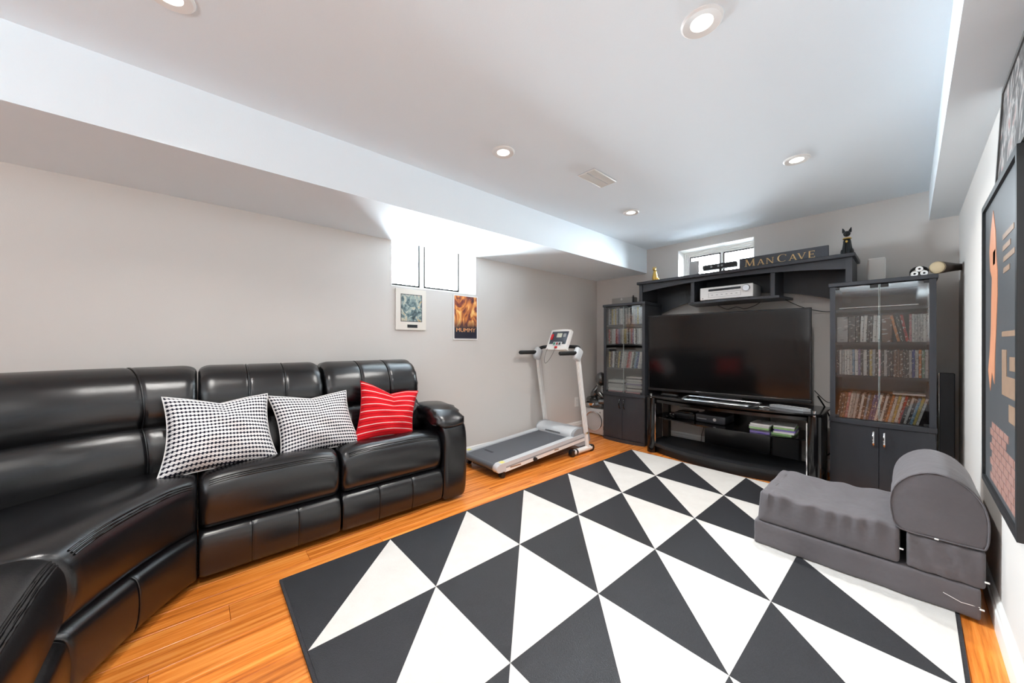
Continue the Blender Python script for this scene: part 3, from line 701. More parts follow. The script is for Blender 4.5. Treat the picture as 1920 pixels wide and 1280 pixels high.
for sx in (-1, 1):
    tube(b, catmull([(-.58 + sx * .065, 3.42, .56), (-.58 + sx * .105, 3.38, .49), (-.58 + sx * .075, 3.32, .455), (-.58 + sx * .02, 3.31, .50)], 4, False), .026, 10)
    tube(b, catmull([(-.59 + sx * .05, 3.40, .42), (-.59 + sx * .125, 3.33, .405), (-.59 + sx * .05, 3.285, .40)], 4, False), .036, 10)
part(t, 'figure', b, M_pewter, 70)
b = BM(); lathe(b, [(0, .012), (.055, .012), (.075, .04), (.07, .042), (.05, .02), (0, .02)], (-.655, 3.30, .335), 'z', 20); part(t, 'bowl', b, M_chrome); t.location.x -= .024

# ================================================================== CABINET TOWERS
def tower(name, label, x0, x1, yf, yb, shelves, ztop, side):
    t = thing(name, label, 'cabinet', ((x0 + x1) / 2, (yf + yb) / 2, 0), 'black glass-fronted cabinets beside the television')
    th = .030; zl = .525
    b = BM(); box(b, x0, x0 + th, yf, yb, .03, ztop - .028); part(t, 'side_panel', b, M_black)
    b = BM(); box(b, x1 - th, x1, yf, yb, .03, ztop - .028); part(t, 'side_panel', b, M_black)
    b = BM(); box(b, x0 + th, x1 - th, yb - .012, yb, .03, ztop - .028); part(t, 'back_panel', b, M_blackin)
    b = BM(); rbox(b, x0 - .008, x1 + .008, yf - .012, yb, ztop - .028, ztop, .003, 1); part(t, 'top_board', b, M_black)
    n = 14; xm = (x0 + x1) / 2; hw = (x1 - x0) / 2
    def bow(e, d): return [(x1 + e, yb - .01), (x0 - e, yb - .01)] + [(lerp(x0 - e, x1 + e, i / n), yf - d * (1 - (2 * i / n - 1) ** 2) - .004) for i in range(n + 1)]
    b = BM(); prism(b, bow(.004, .035), 'z', zl - .016, zl + .016); part(t, 'ledge', b, M_black, 30)
    b = BM(); prism(b, bow(0, .035), 'z', 0, .035); part(t, 'plinth', b, M_black, 30)
    for s, (a, c) in enumerate(((x0 + .004, xm - .0015), (xm + .0015, x1 - .004))):      # bowed lower doors
        b = BM(); pts = [];
        for i in range(9):
            x = lerp(a, c, i / 8); q = (x - xm) / hw; pts.append((x, yf - .026 * (1 - q * q)))
        prism(b, pts + [(p[0], p[1] + .018) for p in pts[::-1]], 'z', .040, zl - .020); d = part(t, 'door', b, M_black, 30)
        hx = xm + (-.026 if s == 0 else .026); hy = yf - .026
        b = BM(); tube(b, catmull([(hx, hy - .002, .372), (hx, hy - .020, .392), (hx, hy - .027, .425), (hx, hy - .020, .458), (hx, hy - .002, .478)], 4, False), .006, 8, rs=None); part(d, 'handle', b, M_chrome if side == 'r' else M_gloss)
        for hz in (.09, .46):
            b = BM(); box(b, (a - .006) if s == 0 else (c + .001), (a - .001) if s == 0 else (c + .006), yf - .004, yf + .01, hz, hz + .045); part(d, 'hinge', b, M_plastic)
    for z in shelves:
        b = BM(); box(b, x0 + th, x1 - th, yf + .022, yb - .012, z - .018, z); part(t, 'shelf', b, M_black)
    for s, (a, c) in enumerate(((x0 + th * .6, xm - .002), (xm + .002, x1 - th * .6))):  # glass doors
        b = BM(); box(b, a, c, yf + .004, yf + .008, zl + .02, ztop - .034); d = part(t, 'glass_door', b, M_glass, 0)
        b = BM(); e = xm - .0034 if s == 0 else xm + .0022
        box(b, e, e + .0012, yf + .0035, yf + .0085, zl + .02, ztop - .034); part(d, 'glass_edge', b, M_edge, 0)
        e = a if s == 0 else c - .0015
        b = BM(); box(b, e, e + .0015, yf + .0035, yf + .0085, zl + .02, ztop - .034); part(d, 'glass_edge', b, M_edge, 0)
        e = xm - .045 if s == 0 else xm + .005
        b = BM(); box(b, e, e + .040, yf + .0025, yf + .0095, ztop - .056, ztop - .034); part(d, 'clip', b, M_plastic, 0)
        e = a if s == 0 else c - .035
        for zz in (ztop - .052, zl + .02):
            b = BM(); box(b, e, e + .035, yf + .0025, yf + .0095, zz, zz + .016); part(d, 'clip', b, M_plastic, 0)
    return t
LX0, LX1, LYF, LYB = -.462, .028, 3.225, 3.655
RX0, RX1, RYF, RYB = 1.498, 2.010, 3.25, 3.66
TOP = 1.533
lt = tower('media_cabinet', 'tall black cabinet with glass doors beside the silver loudspeaker and treadmill', LX0, LX1, LYF, LYB, (1.300, 1.085, .815), TOP, 'l')
rt = tower('media_cabinet', 'tall black cabinet with glass doors behind the grey foam chair', RX0, RX1, RYF, RYB, (1.335, 1.095, .855), TOP, 'r')
# ---- discs and boxes on the shelves
PAL = {'white': (246, 245, 242), 'black': (30, 30, 33), 'dark grey': (66, 66, 68), 'silver': (186, 187, 188), 'pale grey': (216, 216, 214), 'red': (186, 44, 48), 'orange': (214, 138, 76),
       'blue': (58, 78, 150), 'pale blue': (138, 176, 204), 'yellow': (206, 184, 104), 'pink': (206, 140, 146), 'brown': (112, 78, 58), 'green': (120, 150, 128), 'lilac': (150, 138, 178), 'purple': (128, 104, 196), 'lime green': (158, 206, 132)}
ORD = ['first', 'second', 'third', 'fourth', 'fifth', 'sixth', 'seventh', 'eighth', 'ninth', 'tenth', 'eleventh', 'twelfth', 'thirteenth', 'fourteenth', 'fifteenth', 'sixteenth', 'seventeenth', 'eighteenth', 'nineteenth', 'twentieth']
def ordinal(i):
    if i < 20: return ORD[i]
    if i == 29: return 'thirtieth'
    if i < 29: return 'twenty-' + ORD[i - 20]
    return 'thirty-' + ORD[i - 30]
_cb = BM(); box(_cb, -.5, .5, -.5, .5, 0, 1); bmesh.ops.bevel(_cb, geom=_cb.edges[:], offset=.02, segments=1, affect='EDGES')
_co = to_obj('disc_case', _cb, M_case, (0, 0, 0), 0); CASE = _co.data; bpy.data.objects.remove(_co)
def case(col, x, y, z, w, d, h, label, group, roty=0.0, rotz=0.0, name='disc_case'):
    o = bpy.data.objects.new(name, CASE); COL.objects.link(o); o.location = (x, y, z); o.scale = (w, d, h)
    o.rotation_euler = (0, roty, rotz); c = srgb(*PAL[col]); o.color = c
    return tag(o, label, 'disc case', group)
def rowcases(cols, x0, x1, yfront, z, h, depth, where, group, lean=None, seed=0, frm='left', tail=0.0):
    rn = random.Random(seed); n = len(cols); ws = [rn.uniform(.9, 1.12) for _ in cols]
    for i, c in enumerate(cols):
        if ':' in c: ws[i] = float(c.split(':')[1])
    k = (x1 - x0 - tail) / sum(ws); x = x0
    for i, c in enumerate(cols):
        c = c.split(':')[0]; w = ws[i] * k; ln = lean(i) if lean else 0.0
        hh = h * rn.uniform(.975, 1.0)
        zoff = abs(math.sin(ln)) * w * .46
        case(c, x + w / 2, yfront + depth / 2 + rn.uniform(0, .006), z + zoff + .0005, w * .93 * (math.cos(ln)), depth, hh, f'{c} disc case, {ordinal(i)} from {frm}, {where}', group, ln)
        x += w
# right cabinet, upper row
G = 'upright cases on the upper row of the cabinet behind the foam chair'; Wh = 'on the upper row behind the foam chair'
up = ['silver:3.9', 'dark grey:2.3', 'black:1.3', 'white', 'white', 'dark grey:.9', 'dark grey:.9', 'white', 'white']
rowcases(up, 1.531, 1.752, 3.285, 1.0955, .192, .135, Wh, G, lambda i: R(2.0) if i > 2 else 0, 3)
case('brown', 1.7905, 3.36, 1.096, .050, .14, .190, 'wide dark brown box set at the middle of the upper row behind the chair', G)
for i, (c, x, ln) in enumerate((('orange', 1.846, -11), ('dark grey', 1.866, -10), ('red', 1.886, -9))):
    case(c, x, 3.355, 1.099, .014, .135, .185, f'{c} disc case leaning against its neighbours on the upper row behind the chair', G, R(ln))
rowcases(['pink', 'pale grey', 'silver', 'silver', 'silver', 'white', 'pale grey'], 1.893, 1.978, 3.285, 1.0955, .190, .135, 'upper row beyond the three leaning cases', G, None, 5, 'the leaning ones')
# right cabinet, middle row
mid = ['black', 'pale grey', 'silver', 'white', 'white', 'pale grey', 'pale blue', 'white:1.2', 'lilac', 'dark grey', 'white:1.25', 'black', 'yellow', 'silver', 'dark grey', 'pink', 'dark grey', 'silver', 'dark grey', 'black', 'brown', 'brown', 'brown', 'dark grey', 'dark grey', 'silver', 'blue', 'silver', 'orange', 'green', 'pale grey']
rowcases(mid, 1.532, 1.978, 3.285, .8555, .190, .135, 'on the middle row behind the foam chair', 'upright cases on the middle row of the cabinet behind the foam chair', None, 7)
# right cabinet, bottom row, leaning
bot = ['black', 'dark grey', 'brown', 'pink', 'white', 'silver', 'pale grey', 'dark grey', 'white', 'black', 'pale blue', 'dark grey', 'blue', 'blue', 'white', 'dark grey', 'white', 'black', 'orange', 'white', 'yellow', 'white', 'red', 'dark grey', 'pale grey', 'dark grey', 'pale blue', 'yellow', 'pale grey']
rowcases(bot, 1.534, 1.935, 3.275, .5415, .188, .135, 'on the leaning bottom row behind the foam chair', 'leaning cases on the bottom row of the cabinet behind the foam chair', lambda i: R(lerp(6, 14, i / 28)), 9)
case('white', 1.892, 3.345, .7370, .150, .135, .012, 'white case lying flat on top of the leaning bottom row of cases', 'flat cases in the cabinet behind the foam chair')
b = BM(); tube(b, [(1.545, 3.30, 1.3475), (1.935, 3.30, 1.3475)], .006, 10); single('metal_rod', b, M_chrome, 'thin shiny metal rod lying on the top shelf behind the glass', 'rod')
# left cabinet rows
rn = random.Random(21); names = list(PAL)
r1 = ['silver', 'dark grey', 'yellow', 'pale grey', 'yellow', 'silver', 'dark grey', 'pale grey', 'white', 'silver', 'dark grey', 'pale grey', 'silver', 'white', 'dark grey', 'pale grey', 'white', 'silver', 'yellow', 'pale grey', 'silver', 'white']
rowcases(r1, -.425, -.008, 3.268, 1.3005, .185, .135, 'top row beside the treadmill', 'cases on the top row of the cabinet beside the treadmill', None, 11)
r2 = ['red', 'brown', 'silver', 'pale grey', 'white', 'red', 'pink', 'lilac', 'silver', 'white', 'yellow', 'yellow', 'pale grey', 'black', 'pale grey', 'pink', 'lilac', 'white', 'black', 'silver', 'white', 'pale grey', 'dark grey']
rowcases(r2, -.425, -.008, 3.268, 1.0855, .170, .135, 'second row beside the treadmill', 'cases on the second row of the cabinet beside the treadmill', None, 12)
r3 = ['yellow', 'brown', 'white', 'black', 'dark grey', 'yellow', 'black', 'white', 'pale grey', 'silver', 'red', 'pink', 'white', 'dark grey', 'pale blue', 'blue', 'white', 'pale grey']
rowcases(r3, -.425, -.036, 3.268, .8155, .185, .135, 'third row beside the treadmill', 'cases on the third row of the cabinet beside the treadmill', lambda i: R(lerp(0, 9, min(1, i / 8))), 13)
for nm, x, n, rr in (('shorter', -.335, 9, 31), ('taller', -.115, 12, 32)):
    rn = random.Random(rr)
    for i in range(n):
        c = rn.choice(['white', 'pale grey', 'silver', 'white', 'dark grey', 'pale grey', 'lilac']) if i else 'pink'
        case(c, x + rn.uniform(-.008, .008), 3.268 + .07, .5415 + i * .0152, .185, .135, .0145, f'{c} case lying flat, {ordinal(i)} from the bottom of the {nm} stack beside the treadmill', 'flat stacked cases in the cabinet beside the treadmill', 0, rn.uniform(-.04, .04))

LROT = R(2.7); LC = Vector(((LX0 + LX1) / 2, (LYF + LYB) / 2, 0)); LM = Matrix.Translation(LC) @ Matrix.Rotation(LROT, 4, 'Z') @ Matrix.Translation(-LC)
for o in list(COL.objects):
    if o.parent is None and (o is lt or 'cabinet beside the treadmill' in o.get('group', '')):
        o.location = LM @ o.location; o.rotation_euler.z += LROT

# ================================================================== BRIDGE ABOVE THE TELEVISION
BX0, BX1, BYF, BYB = -.060, 1.615, 3.30, 3.66
t = thing('shelf_bridge', 'black shelf bridge with arched valance spanning the two cabinets above the television', 'shelf', (.78, 3.48, TOP))
b = BM(); rbox(b, BX0 - .015, BX1 + .018, BYF - .03, BYB, 1.722, 1.750, .003, 1); part(t, 'top_board', b, M_black)
for x in (BX0, BX1 - .036):
    b = BM(); box(b, x, x + .036, BYF, BYB, TOP, 1.722); part(t, 'side_panel', b, M_black)
def arch(bm, y0, y1, x0, x1, z_top, z_end, z_mid, n=20):
    pts = [(x1, z_top), (x0, z_top)] + [(lerp(x0, x1, i / n), z_mid + (z_end - z_mid) * abs(2 * i / n - 1) ** 2.2) for i in range(n + 1)]
    prism(bm, pts, 'y', y0, y1)
b = BM(); arch(b, BYF + .012, BYF + .030, BX0 + .036, BX1 - .036, 1.722, 1.640, 1.690); part(t, 'front_valance', b, M_black, 30)
b = BM(); arch(b, BYB - .014, BYB, BX0 + .036, BX1 - .036, 1.722, 1.41, 1.57); part(t, 'back_valance', b, M_black, 30)
for x in (.468, 1.112):
    b = BM(); box(b, x, x + .030, BYF + .03, BYB - .015, 1.490, 1.722); part(t, 'divider', b, M_black)
b = BM(); prism(b, [(.40, BYB - .015)] + [(lerp(.44, 1.17, i / 12), BYF + .04 - .06 * math.sin(PI * i / 12)) for i in range(13)] + [(1.21, BYB - .015)], 'z', 1.470, 1.490); part(t, 'centre_shelf', b, M_black, 30)
# receiver
t = thing('receiver', 'silver stereo receiver in the centre cubby of the shelf bridge', 'receiver', (.78, 3.46, 1.490))
b = BM(); rbox(b, .562, .990, 3.318, 3.58, 1.498, 1.612, .004, 1); part(t, 'case', b, M_silver)
b = BM(); rbox(b, .560, .992, 3.306, 3.320, 1.497, 1.613, .004, 1); fp = part(t, 'front_panel', b, M_lsilver)
b = BM(); box(b, .635, .900, 3.3045, 3.307, 1.575, 1.595); part(fp, 'display', b, M_gloss)
b = BM(); rect_frame(b, 'y', 3.3045, 3.307, .635, .900, 1.518, 1.560, .002); part(fp, 'flap', b, M_gplas)
for k in range(6): b = BM(); box(b, .660 + k * .04, .675 + k * .04, 3.304, 3.307, 1.536, 1.541); part(fp, 'button', b, M_gplas)
b = BM(); lathe(b, [(0, .022), (.025, .022), (.029, .016), (.030, 0)], (.945, 3.306, 1.575), '-y', 24); part(fp, 'volume_knob', b, M_chrome)
b = BM(); lathe(b, [(0, .004), (.005, .004), (.006, 0)], (.585, 3.306, 1.513), '-y', 12); part(fp, 'power_button', b, M_gplas)
for x in (.60, .95):
    b = BM(); lathe(b, [(0, 0), (.012, 0), (.012, .009), (0, .009)], (x, 3.35, 1.490), 'z', 10); part(t, 'foot', b, M_plastic)
# ---- on the bridge
TZ = 1.750
t = thing('gold_figurine', 'small gold cat figurine standing on the shelf bridge', 'figurine', (.075, 3.38, TZ))
b = BM(); rbox(b, .035, .118, 3.355, 3.415, TZ, TZ + .012, .003, 1); part(t, 'base', b, M_gold)
b = BM()
lathe(b, [(0, 0), (.024, .002), (.030, .02), (.024, .06), (.016, .095), (.012, .115), (0, .118)], (.072, 3.39, TZ + .012), 'z', 14)
tube(b, [(.062, 3.368, TZ + .012), (.066, 3.375, TZ + .07)], .007, 8); tube(b, [(.082, 3.368, TZ + .012), (.078, 3.375, TZ + .07)], .007, 8)
sphere(b, (.072, 3.376, TZ + .135), .017, .02, .018)
for sx in (-1, 1): lathe(b, [(.007, 0), (.004, .012), (0, .022)], (.072 + sx * .011, 3.38, TZ + .146), 'z', 8)
tube(b, catmull([(.09, 3.405, TZ + .015), (.112, 3.395, TZ + .02), (.108, 3.37, TZ + .04)], 4, False), .006, 8)
part(t, 'body', b, M_gold, 70)
def satellite(name, label, x, y, z, w, h, m):
    t = thing(name, label, 'speaker', (x, y, z), 'small satellite loudspeakers')
    b = BM(); rbox(b, x - w / 2, x + w / 2, y - .035, y + .045, z, z + h, .008, 3); part(t, 'cabinet', b, m)
    b = BM(); rbox(b, x - w / 2 + .006, x + w / 2 - .006, y - .040, y - .033, z + .008, z + h - .008, .004, 2); part(t, 'grille', b, mat('grille_' + m.name, (188, 187, 185) if m is M_silver else (214, 212, 208), .7, bump=.2, bscale=500))
satellite('satellite_speaker', 'small grey satellite loudspeaker in front of the high window', .442, 3.50, TZ, .092, .172, M_silver)
satellite('satellite_speaker', 'small pale satellite loudspeaker on top of the cabinet behind the chair', 1.732, 3.50, TOP, .094, .188, M_white)
t = thing('motion_sensor', 'black motion sensor bar on a small foot in front of the high window', 'sensor', (.712, 3.38, TZ))
b = BM(); rbox(b, .565, .852, 3.350, 3.405, TZ + .038, TZ + .088, .008, 2); part(t, 'bar', b, M_plastic)
for x in (.645, .705, .735): b = BM(); lathe(b, [(0, .003), (.009, .003), (.011, 0)], (x, 3.352, TZ + .063), '-y', 16); part(t, 'lens', b, M_gplas)
b = BM(); rbox(b, .665, .765, 3.345, 3.415, TZ, TZ + .012, .004, 2); lathe(b, [(.03, .01), (.012, .02), (.010, .046)], (.712, 3.38, TZ), 'z', 14); part(t, 'foot', b, M_plastic)
# MAN CAVE sign
t = thing('wall_sign', 'charcoal wooden sign with gold lettering standing on the shelf bridge', 'sign', (1.165, 3.37, TZ))
SX0, SX1, SY = .872, 1.478, 3.362
b = BM(); rbox(b, SX0, SX1, SY, SY + .016, TZ, TZ + .100, .002, 1); part(t, 'board', b, M_slate)
def st(x0, y0, x1, y1, w): return [(x0 - w / 2, y0), (x0 + w / 2, y0), (x1 + w / 2, y1), (x1 - w / 2, y1)]
def sf(x, y, w=.26, h=.055): return [(x - w / 2, y), (x + w / 2, y), (x + w / 2, y + h), (x - w / 2, y + h)]
GL = {'M': (1.15, [st(.15, 0, .2, 1, .07), st(.22, 1, .57, .04, .15), st(.57, .04, .93, 1, .07), st(.93, 1, .99, 0, .15), sf(.15, 0), sf(.99, 0, .3), sf(.16, .945, .2), sf(.97, .945, .2)]),
      'A': (.95, [st(.12, 0, .48, 1, .07), st(.48, 1, .84, 0, .15), st(.46, .3, .46, .36, .42), sf(.12, 0), sf(.84, 0, .28)]),
      'N': (1.0, [st(.15, 0, .15, 1, .07), st(.18, 1, .84, 0, .15), st(.86, 0, .86, 1, .07), sf(.15, 0), sf(.15, .945, .24), sf(.86, .945)]),
      'V': (.95, [st(.13, 1, .5, 0, .15), st(.5, 0, .85, 1, .07), sf(.13, .945, .28), sf(.85, .945)]),
      'E': (.8, [st(.2, 0, .2, 1, .15), sf(.42, 0, .62, .06), sf(.42, .94, .58, .06), sf(.38, .48, .4, .06), st(.72, .06, .70, .2, .045), st(.69, .94, .68, .82, .045), st(.57, .4, .57, .62, .045), ])}
def cglyph():
    q = []
    for i in range(22):
        a0, a1 = R(48 + 264 * i / 22), R(48 + 264 * (i + 1) / 22)
        th = lambda a: .05 + .10 * max(0, -math.cos(a)) ** 1.0
        q.append([(.52 + .48 * math.cos(a0), .5 + .5 * math.sin(a0)), (.52 + .48 * math.cos(a1), .5 + .5 * math.sin(a1)), (.52 + (.48 - th(a1)) * math.cos(a1), .5 + (.5 - th(a1) * .6) * math.sin(a1)), (.52 + (.48 - th(a0)) * math.cos(a0), .5 + (.5 - th(a0) * .6) * math.sin(a0))])
    q.append(st(.85, .72, .86, .93, .05)); return q
GL['C'] = (1.0, cglyph())
x = .914
for ch, hh, adv in (('M', .062, .012), ('A', .050, .010), ('N', .050, .020), ('C', .062, .008), ('A', .050, .002), ('V', .050, .010), ('E', .054, 0)):
    wd, strokes = GL[ch]; b = BM()
    for q in strokes: prism(b, [(x + p[0] * hh * 1.15, TZ + .020 + p[1] * hh) for p in q], 'y', SY - .0022, SY + .001)
    part(t, 'letter', b, M_goldp, 0); x += wd * hh * 1.15 + adv
# black cat statue
t = thing('cat_statue', 'black seated cat statue with a gold collar at the end of the shelf bridge', 'statue', (1.588, 3.37, TZ))
cx, cy = 1.580, 3.36
b = BM()
lathe(b, [(0, 0), (.030, .004), (.033, .03), (.027, .07), (.022, .11), (.017, .135), (0, .14)], (cx, cy + .03, TZ), 'z', 18)
for sx in (-1, 1):
    tube(b, [(cx + sx * .012, cy - .005, TZ), (cx + sx * .013, cy + .0, TZ + .05), (cx + sx * .012, cy + .012, TZ + .11)], .009, 10, rs=[.009, .008, .010])
    sphere(b, (cx + sx * .012, cy - .014, TZ + .006), .009, .015, .007)
    sphere(b, (cx + sx * .026, cy + .03, TZ + .028), .012, .026, .027)
sphere(b, (cx, cy + .008, TZ + .163), .021, .024, .021, 18, 12); sphere(b, (cx, cy - .013, TZ + .157), .010, .012, .009)
for sx in (-1, 1): lathe(b, [(.011, 0), (.008, .016), (.003, .032), (0, .036)], (cx + sx * .0155, cy + .012, TZ + .175), 'z', 10, Matrix.Rotation(R(sx * 14), 4, 'Y'))
tube(b, catmull([(cx + .02, cy + .055, TZ + .008), (cx + .042, cy + .03, TZ + .008), (cx + .036, cy - .005, TZ + .008)], 4, False), .006, 8)
part(t, 'body', b, M_navy, 70)
b = BM(); lathe(b, [(.019, 0), (.026, .004), (.024, .012), (.018, .014)], (cx, cy + .022, TZ + .122), 'z', 18); part(t, 'collar', b, M_gold)
b = BM(); sphere(b, (cx, cy - .004, TZ + .104), .007, .004, .010); part(t, 'pendant', b, M_gold)
# ---- on the cabinets
t = thing('rolled_papers', 'three white rolled papers held in a dark ring on the cabinet top', 'papers', (1.937, 3.37, TOP))
for (dx, dz2) in ((-.020, .018), (.022, .018), (.001, .048)):
    b = BM(); lathe(b, [(.006, 0), (.012, .001), (.0165, .0), (.0175, .003), (.0175, .16), (.006, .16)], (1.937 + dx, 3.285, TOP + dz2), 'y', 18); part(t, 'roll', b, M_paper)
b = BM(); lathe(b, [(.040, 0), (.043, .01), (.043, .12), (.038, .12)], (1.937, 3.30, TOP + .033), 'y', 24); b2 = part(t, 'ring', b, M_plastic); b2.scale = (1, 1, .80); b2.location = (0, 0, .0085)
t = thing('hand_drum', 'dark tapered drum with tan head lying on the cabinet top', 'drum', (2.01, 3.42, TOP))
DM = Matrix.Translation((2.012, 3.292, TOP + .045)) @ Matrix.Rotation(R(-28), 4, 'Z') @ Matrix.Rotation(R(4), 4, 'X')
b = BM(); lathe(b, [(.038, .0), (.040, .006), (.036, .06), (.026, .16), (.020, .26), (.024, .29), (.018, .29), (0, .28)], (0, 0, 0), 'y', 24); bmesh.ops.transform(b, matrix=DM @ Matrix.Diagonal((1.0, 1, 1.0, 1)), verts=b.verts); part(t, 'shell', b, M_dbrown, 50)
b = BM(); lathe(b, [(0, -.008), (.025, -.006), (.037, -.001), (.040, .005)], (0, 0, 0), 'y', 24); bmesh.ops.transform(b, matrix=DM, verts=b.verts); part(t, 'head', b, M_tan, 50)
t = thing('media_box', 'low grey box on top of the cabinet beside the treadmill', 'box', (-.36, 3.50, TOP))
b = BM(); rbox(b, -.49, -.225, 3.44, 3.56, TOP, TOP + .095, .006, 2); part(t, 'case', b, mat('warm_grey_plastic', (158, 152, 146), .5))
b = BM(); lathe(b, [(0, .003), (.012, .003), (.014, 0)], (-.36, 3.44, TOP + .075), '-y', 14); part(t, 'sensor', b, M_white)
b = BM(); box(b, -.222, -.214, 3.45, 3.46, TOP, TOP + .11); part(t, 'antenna', b, M_plastic)
# tall dark loudspeaker between cabinet and wall
t = thing('tower_speaker', 'narrow tall black loudspeaker between the cabinet and the wall', 'speaker', (2.068, 3.56, 0))
b = BM(); rbox(b, 2.030, 2.098, 3.50, 3.585, .02, .885, .004, 1); part(t, 'cabinet', b, M_black)
b = BM(); box(b, 2.0285, 2.0300, 3.498, 3.502, .02, .885); part(t, 'edge_trim', b, M_chrome)
b = BM(); rbox(b, 2.022, 2.104, 3.46, 3.60, 0, .02, .003, 1); part(t, 'foot', b, M_plastic)

# ================================================================== TV STAND AND TELEVISION
t = thing('tv_stand', 'glossy black three-tier television stand with glass shelves', 'stand', (.80, 3.25, 0))
def bowpoly(x0, x1, yb, yf, d, n=18): return [(x1, yb), (x0, yb)] + [(lerp(x0, x1, i / n), yf - d * (1 - (2 * i / n - 1) ** 2)) for i in range(n + 1)]
b = BM(); prism(b, bowpoly(.115, 1.475, 3.56, 3.09, .14), 'z', .560, .570); part(t, 'top_glass', b, M_gloss, 20)
b = BM(); prism(b, bowpoly(.16, 1.43, 3.50, 3.145, .10), 'z', .505, .530); part(t, 'top_rail', b, M_gloss, 20)
b = BM(); prism(b, bowpoly(.165, 1.425, 3.50, 3.16, .12), 'z', .352, .362); part(t, 'middle_glass', b, M_gloss, 20)
b = BM(); prism(b, bowpoly(.14, 1.45, 3.52, 3.14, .135), 'z', .070, .098); part(t, 'bottom_shelf', b, M_blackin, 20)
b = BM(); prism(b, bowpoly(.17, 1.42, 3.50, 3.17, .135), 'z', .0, .070); part(t, 'plinth', b, M_plastic, 20)
for x in (.165, 1.425):
    b = BM(); prism(b, [(x + .045 * math.cos(2 * PI * k / 20), 3.135 + .034 * math.sin(2 * PI * k / 20)) for k in range(20)], 'z', 0, .545); part(t, 'column', b, M_gloss, 30)
    b = BM(); xx = x + (.043 if x < 1 else -.043); box(b, xx - .004, xx + .004, 3.120, 3.132, .09, .49); part(t, 'column_trim', b, M_chrome)
    for zz in (.545, .570): b = BM(); lathe(b, [(0, 0), (.011, 0), (.011, .015), (0, .015)], (x, 3.125, zz), 'z', 12); part(t, 'standoff', b, M_chrome)
    b = BM(); box(b, x - .03, x + .03, 3.44, 3.50, .0, .545); part(t, 'rear_column', b, M_plastic)
b = BM(); box(b, .53, 1.07, 3.505, 3.525, .09, .50); part(t, 'rear_panel', b, M_gloss)
b = BM(); lathe(b, [(0, 0), (.009, 0), (.009, .012), (0, .012)], (.80, 3.03, .547), 'z', 12); part(t, 'standoff', b, M_chrome)

TVA = Vector((.042, 3.300, 0)); TVB = Vector((1.362, 3.470, 0)); tvd = (TVB - TVA); TW = tvd.length; ang = math.atan2(tvd.y, tvd.x)
TM = Matrix.Translation((TVA.x, TVA.y, 0)) @ Matrix.Rotation(ang, 4, 'Z')
t = thing('television', 'large black flat-screen television on the glossy stand', 'television', (.70, 3.36, .570))
def tvb(x0, x1, y0, y1, z0, z1, r=.003): b = BM(); rbox(b, x0, x1, y0, y1, z0, z1, r, 1, TM); return b
part(t, 'back_shell', tvb(.02, TW - .02, .022, .055, .61, 1.36), M_plastic)
part(t, 'bezel', tvb(0, TW, 0, .025, .596, 1.384), M_plastic)
part(t, 'screen', tvb(.014, TW - .014, -.0015, .004, .622, 1.370, .0005), M_screen)
b = BM(); box(b, 0, TW, -.0022, .0, .6155, .6185); bmesh.ops.transform(b, matrix=TM, verts=b.verts); part(t, 'trim_line', b, M_chrome)
part(t, 'neck', tvb(TW / 2 - .18, TW / 2 + .18, .01, .04, .572, .62), M_plastic)
b = BM(); lp = [(.47, 3.24), (.50, 3.02), (.54, 2.995), (1.0, 2.995), (1.04, 3.02), (1.07, 3.24)]
pts = []
L0 = [(.475, 3.23), (.515, 3.015), (1.035, 3.015), (1.065, 3.23)]
path = catmull([(.475, 3.24, .583), (.492, 3.10, .583), (.512, 3.025, .583), (.55, 3.005, .583), (.77, 3.0, .583), (1.0, 3.005, .583), (1.035, 3.025, .583), (1.05, 3.10, .583), (1.062, 3.24, .583), (1.03, 3.262, .583), (.77, 3.262, .583), (.505, 3.262, .583)], 4)
tube(b, path, .0075, 8, closed=True); part(t, 'loop_foot', b, M_chrome)
b = BM(); rbox(b, .62, .92, 3.25, 3.36, .5705, .582, .004, 1); part(t, 'foot_plate', b, M_plastic)
# things on the stand
t = thing('silver_console', 'slim silver console lying by the corner of the television', 'console', (1.27, 3.22, .570))
b = BM(); prism(b, [(1.13, 3.22), (1.36, 3.135), (1.40, 3.15), (1.395, 3.20), (1.15, 3.255)], 'z', .571, .588); part(t, 'case', b, M_gplas, 20)
b = BM(); prism(b, [(1.17, 3.22), (1.355, 3.15), (1.385, 3.16), (1.38, 3.19), (1.18, 3.24)], 'z', .590, .594); part(t, 'lid', b, M_gplas, 20)
t = thing('remote_control', 'black remote control lying on the glass beside the television foot', 'remote', (.33, 3.22, .570))
b = BM(); rbox(b, .24, .40, 3.17, 3.21, .5705, .588, .006, 2); part(t, 'body', b, M_plastic)
for k in range(5): b = BM(); lathe(b, [(0, .002), (.004, .002), (.005, 0)], (.27 + k * .025, 3.19, .588), 'z', 8); part(t, 'button', b, M_gplas)
b = BM(); tube(b, catmull([(1.10, 3.10, .576), (1.13, 3.08, .585), (1.15, 3.11, .58), (1.12, 3.13, .578), (1.09, 3.09, .58), (1.12, 3.07, .577)], 5, False), .003, 6); single('cable_tangle', b, mat('clear_cable', (200, 200, 200), .3), 'clear coiled cable on the glass beside the silver console', 'cable')
t = thing('game_console', 'dark grey game console with round power button on the middle shelf', 'console', (.69, 3.28, .362))
b = BM(); rbox(b, .565, .815, 3.185, 3.43, .366, .436, .010, 2); part(t, 'case', b, mat('console_grey', (58, 60, 66), .35))
b = BM(); lathe(b, [(0, .003), (.012, .003), (.014, 0)], (.728, 3.185, .400), '-y', 18); part(t, 'power_button', b, M_lsilver)
b = BM(); box(b, .58, .66, 3.1838, 3.1855, .393, .401); part(t, 'front_marking', b, M_gplas)
